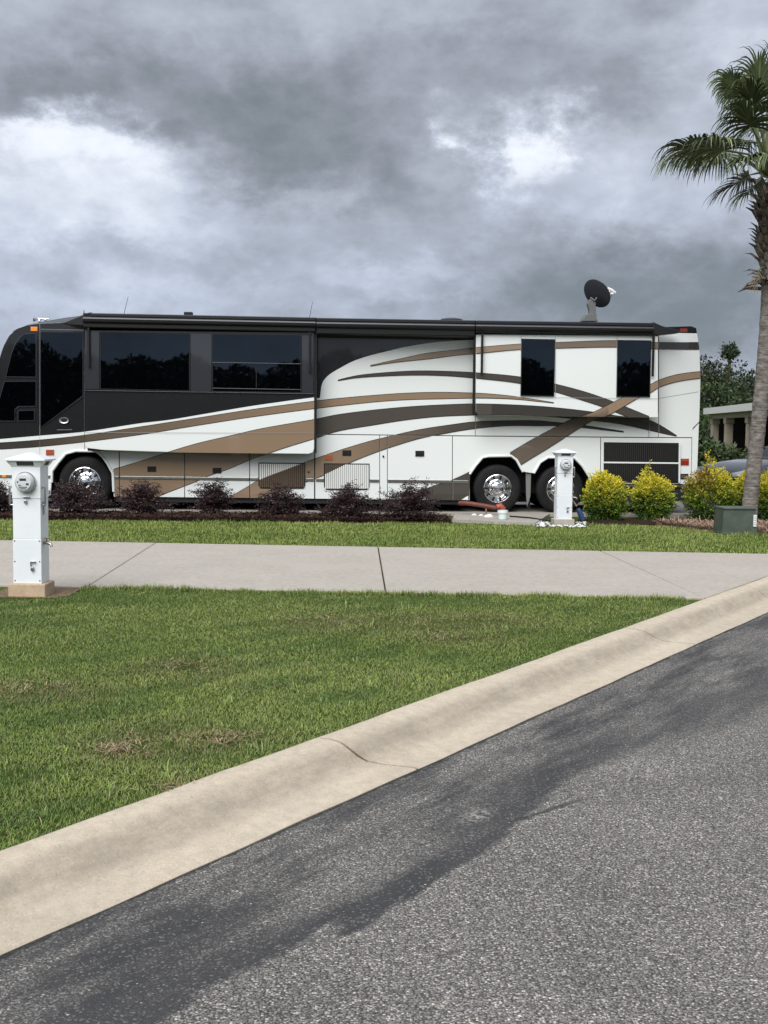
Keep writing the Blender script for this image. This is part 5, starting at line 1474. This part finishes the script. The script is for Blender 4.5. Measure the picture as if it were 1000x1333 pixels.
# a thin pine with a tufted top
d = D(946, 560, 78); pr_ = empty('pine_tree', (d.x, d.y, 0)); tag(pr_, 'tall thin pine with a small tufted top above the other trees', 'tree', 'trees behind the carport')
z_ = lambda py: D(946, py, 78).z
t = MB(); t.tube([(0, 0, -.1), (.15, 0, z_(500)), (0, 0, z_(460))], [.22, .16, .09], 8)
Pn, Dn = [], []
for k in range(15):
    a = rng.uniform(0, 6.28); zz = z_(464) + (z_(450) - z_(464)) * rng.uniform(0, 1); r_ = rng.uniform(.2, .58) * (1 if zz < z_(456) else .6)
    tip = np.array([r_ * math.cos(a), r_ * math.sin(a), zz]); t.tube([(0, 0, z_(468)), tuple(tip)], [.05, .02], 5)
    Pn.append(tip + rng.normal(0, .12, (90, 3))); Dn.append(rng.normal(0, 1, (90, 3)) + np.array([0, 0, .4]))
t.build('trunk', M_BARK, pr_)
Pn = np.concatenate(Pn); Dn = unit(np.concatenate(Dn)); leaves_mesh('crown', Pn, Dn, rng.uniform(.12, .3, len(Pn)), rng.uniform(.06, .12, len(Pn)), np.array([.035, .052, .024]) * rng.uniform(.6, 1.4, len(Pn))[:, None], pr_)


def bush(px, H, R, dist, label, seed, c):
    r = np.random.default_rng(seed); d = D(px, 560, dist); root = empty('green_bush', (d.x, d.y, 0)); tag(root, label, 'bush', 'green bushes by the carport')
    st = MB()
    for k in range(7): a = r.uniform(0, 6.28); st.tube([(0, 0, -.05), (R * .3 * math.cos(a), R * .3 * math.sin(a), H * .4), (R * .6 * math.cos(a), R * .6 * math.sin(a), H * .8)], [.03, .02, .008], 5)
    st.build('stems', M_BARK, root)
    n = 3600; lob = 20; lc = unit(r.normal(0, 1, (lob, 3))) * (r.uniform(.3, .9, lob) ** .6)[:, None] * np.array([R, R, H * .5]) + np.array([0, 0, H * .52]); w_ = r.integers(0, lob, n)
    P = lc[w_] + unit(r.normal(0, 1, (n, 3))) * (r.uniform(.5, 1, n) * R * .38)[:, None]; P[:, 2] = np.clip(P[:, 2], .03, H * 1.1)
    leaves_mesh('foliage', P, unit(r.normal(0, 1, (n, 3)) + np.array([0, 0, .4])), r.uniform(.09, .2, n), r.uniform(.05, .09, n), np.array(c) * r.uniform(.6, 1.5, n)[:, None] * r.uniform(.7, 1.3, lob)[w_][:, None], root)


bush(903, 1.65, .62, 33, 'tall green bush between the motorhome tail and the columns', 21, (.045, .075, .028))
bush(943, 1.25, .85, 34, 'green bush in front of the two beige carport columns', 22, (.075, .105, .045))
bush(970, 1.2, .6, 34, 'pale green bush next to the palm trunk by the car', 23, (.085, .115, .05))
bush(916, 2.9, 1.6, 46, 'bright green bush topping the carport eave', 24, (.075, .13, .028))
bush(897, 2.7, 1.4, 42, 'dark bush hidden behind the motorhome corner', 25, (.035, .055, .022))

# carport
ca = D(919, 535, 41); cb_ = D(1003, 527.5, 30)
cp = empty('carport', (ca.x, ca.y, 0)); tag(cp, 'open carport with white roof and beige columns', 'carport')
dv = Vector((cb_.x - ca.x, cb_.y - ca.y, 0)).normalized(); nv = Vector((-dv.y, dv.x, 0));
if nv.x < 0: nv = -nv
zr = ca.z; ln_ = 15.0


def cpb(s, t_, z): return Vector((dv.x * s + nv.x * t_, dv.y * s + nv.y * t_, z))


rv = MB()
def slab(s0, s1, t0, t1, z0, z1, tilt=0):
    v = [cpb(s, t_, z + tilt * t_) for z in (z0, z1) for s, t_ in ((s0, t0), (s1, t0), (s1, t1), (s0, t1))]
    return v, [(0, 1, 2, 3), (7, 6, 5, 4), (0, 4, 5, 1), (1, 5, 6, 2), (2, 6, 7, 3), (3, 7, 4, 0)]
rv.add(*slab(0, ln_, 0, 6.5, zr - .02, zr + .08, .035)); rv.build('roof', M_ROOF, cp)
fv = MB(); fv.add(*slab(-.06, ln_, -.08, -.005, zr - .12, zr + .09)); fv.build('gutter', M_ROOF, cp)
fv = MB(); fv.add(*slab(.1, ln_, .15, .32, zr - .28, zr - .03)); fv.build('beam', M_BEIGE, cp)
for s_, t_ in ((.55, .24), (3.4, .24), (7.2, .24), (.55, 3.2), (.55, 6.2), (7.2, 6.2)):
    c_ = MB(); b_ = cpb(s_, t_, 0)
    c_.box((b_.x - .115, b_.y - .115, -.05), (b_.x + .115, b_.y + .115, zr - .27), 0, .01); c_.box((b_.x - .14, b_.y - .14, zr - .46), (b_.x + .14, b_.y + .14, zr - .285), 0, .01)
    c_.build('column', M_BEIGE, cp)
wv = MB(); wv.add(*slab(.2, ln_, 6.3, 6.45, -.05, zr + .15)); wv.build('back_wall', mat('wall_shade', (.022, .019, .016), .9), cp)  # the interior's shade is put into this dark wall colour
wv = MB(); wv.add(*slab(-.12, 0, .45, 6.25, -.05, zr - .06)); wv.build('end_shade', MATS['wall_shade'], cp)  # added dark sheet standing in for the shaded interior behind the columns
tri_sheet('carport_slab', [Vector((ca.x, ca.y, 0)) + cpb(-.3, -.2, 0), Vector((ca.x, ca.y, 0)) + cpb(ln_, -.2, 0), Vector((ca.x, ca.y, 0)) + cpb(ln_, 7, 0), Vector((ca.x, ca.y, 0)) + cpb(-.3, 7, 0)], -.02, M_PAD)


# dark car, nose to the left
def car():
    f0 = D(934, 612, 26.5); root = empty('parked_car', (f0.x, f0.y, 0), math.radians(180 + 24)); tag(root, 'dark grey car parked behind the palm with its nose to the left', 'car')
    # local +x = forward from the nose at x = 0, body towards -x
    L_ = 4.9; HW = .93
    st = [(0, .55, .62, .70), (-.05, .42, .80, .82), (-.2, .36, .93, .90), (-.6, .32, 1.02, .93), (-1.35, .3, 1.10, .94), (-1.5, .3, 1.12, .94), (-2.6, .3, 1.13, .95), (-3.6, .3, 1.12, .94), (-4.6, .34, 1.08, .90), (-4.85, .45, .95, .82)]
    V, Fc = [], []; nr = 14
    for x, zl, zh, hw in st:
        ring = [(-hw * .90, zl), (-hw, zl + .12), (-hw * 1.0, (zl + zh) / 2), (-hw * .985, zh - .16), (-hw * .93, zh - .06), (-hw * .78, zh - .01), (-hw * .4, zh + .025), (hw * .4, zh + .025), (hw * .78, zh - .01), (hw * .93, zh - .06), (hw * .985, zh - .16), (hw, (zl + zh) / 2), (hw, zl + .12), (hw * .90, zl)]
        V += [(x, y, z) for y, z in ring]
    for i in range(len(st) - 1):
        for k in range(nr): Fc.append((i * nr + k, i * nr + (k + 1) % nr, (i + 1) * nr + (k + 1) % nr, (i + 1) * nr + k))
    Fc += [tuple(range(nr))[::-1], tuple(range((len(st) - 1) * nr, len(st) * nr))]
    b = mesh('body', V, Fc, M_CAR, root, smooth=True)
    cbn = [(-1.75, 1.1, .80), (-2.45, 1.60, .66), (-2.8, 1.68, .64), (-3.6, 1.68, .63), (-4.5, 1.55, .62), (-4.8, 1.08, .78)]
    V = [(x, s * w_, z) for x, z, w_ in cbn for s in (-1, 1)]; n_ = len(cbn)
    Fc = [(2 * i, 2 * i + 1, 2 * i + 3, 2 * i + 2) for i in range(n_ - 1)] + [tuple(range(0, 2 * n_, 2))[::-1], tuple(range(1, 2 * n_, 2))]
    mesh('cabin', V, Fc, M_CAR, root)
    V = [(-1.77, -.72, 1.14), (-1.77, .72, 1.14), (-2.43, .60, 1.585), (-2.43, -.60, 1.585)]; mesh('windscreen', [(x + .02, y, z + .012) for x, y, z in V], [(0, 1, 2, 3)], M_GLASS, root)
    for s in (-1, 1):
        V = [(-2.05, s * .785, 1.16), (-2.5, s * .685, 1.56), (-3.4, s * .675, 1.62), (-4.3, s * .68, 1.52), (-4.6, s * .77, 1.16)]
        mesh('side_window', V, [tuple(range(5))], M_GLASS, root)
        hl = MB().add([(-.02, s * .50, .70), (-.10, s * .84, .74), (-.34, s * .905, .82), (-.36, s * .90, .90), (-.12, s * .82, .865), (.0, s * .48, .78)], [tuple(range(6))]).build('headlight', M_LENS, root); hl.location = (.035, s * .035, .01)
        MB().tube([(-2.15, s * .90, 1.14), (-2.15, s * 1.02, 1.18)], [.04, .07], 8).build('mirror', M_CAR, root)
        for x in (-.95, -3.85):
            t = MB(); t.lathe([(.0, -.0), (.2, .0), (.24, -.02), (.33, -.02), (.36, .01), (.36, .2), (.3, .22)], 28, close=False)
            w_ = t.build('wheel', M_RUBBER, root); w_.location = (x, s * .80 - (0 if s < 0 else 0), .36); w_.rotation_euler = (0, 0, 0 if s < 0 else math.pi)
            MB().lathe([(0, -.025), (.10, -.03), (.22, -.024), (.23, -.01)], 24, close=False).build('rim', M_STEEL, w_)
            if s > 0: w_.location.y = .80
    MB().box((-.06, -.46, .52), (.035, .46, .76), 0, .02).build('grille', M_BLACK, root)
    MB().box((-.12, -.80, .34), (.04, .80, .50), 0, .03).build('bumper', M_BLACK, root)


car()

# ------------------------------------------------------------------ trees across the road (seen as reflections in the coach glass)
n = 90000
xx = rng.uniform(-60, 60, n); hmax = 7.3 + .6 * np.sin(xx * .21) + .5 * np.sin(xx * .53 + 1) + .3 * np.sin(xx * 1.7)
hmax = hmax * .9
P = np.c_[xx, -42 + rng.uniform(-3, 3, n), rng.uniform(0, 1, n) ** .8 * hmax]
o = leaves_mesh('treeline', P, unit(rng.normal(0, 1, (n, 3))), rng.uniform(.3, .7, n), rng.uniform(.25, .5, n), np.array([.022, .035, .016]) * rng.uniform(.5, 1.5, n)[:, None], None)
tag(o, 'belt of dark trees far across the road behind the camera', None, None, 'stuff')

# far wood beyond the site, mostly hidden by the coach
n = 40000; xx = rng.uniform(-110, 45, n)
hmax = 6.0 + .8 * np.sin(xx * .13) + .6 * np.sin(xx * .37 + 2) + .3 * np.sin(xx * 1.1)
P = np.c_[xx, 112 + rng.uniform(-5, 5, n), rng.uniform(0, 1, n) ** .8 * hmax]
o = leaves_mesh('far_wood', P, unit(rng.normal(0, 1, (n, 3))), rng.uniform(.6, 1.4, n), rng.uniform(.5, 1.0, n), np.array([.032, .05, .022]) * rng.uniform(.5, 1.5, n)[:, None], None)
tag(o, 'far dark wood on the horizon beyond the motorhome', None, None, 'stuff')
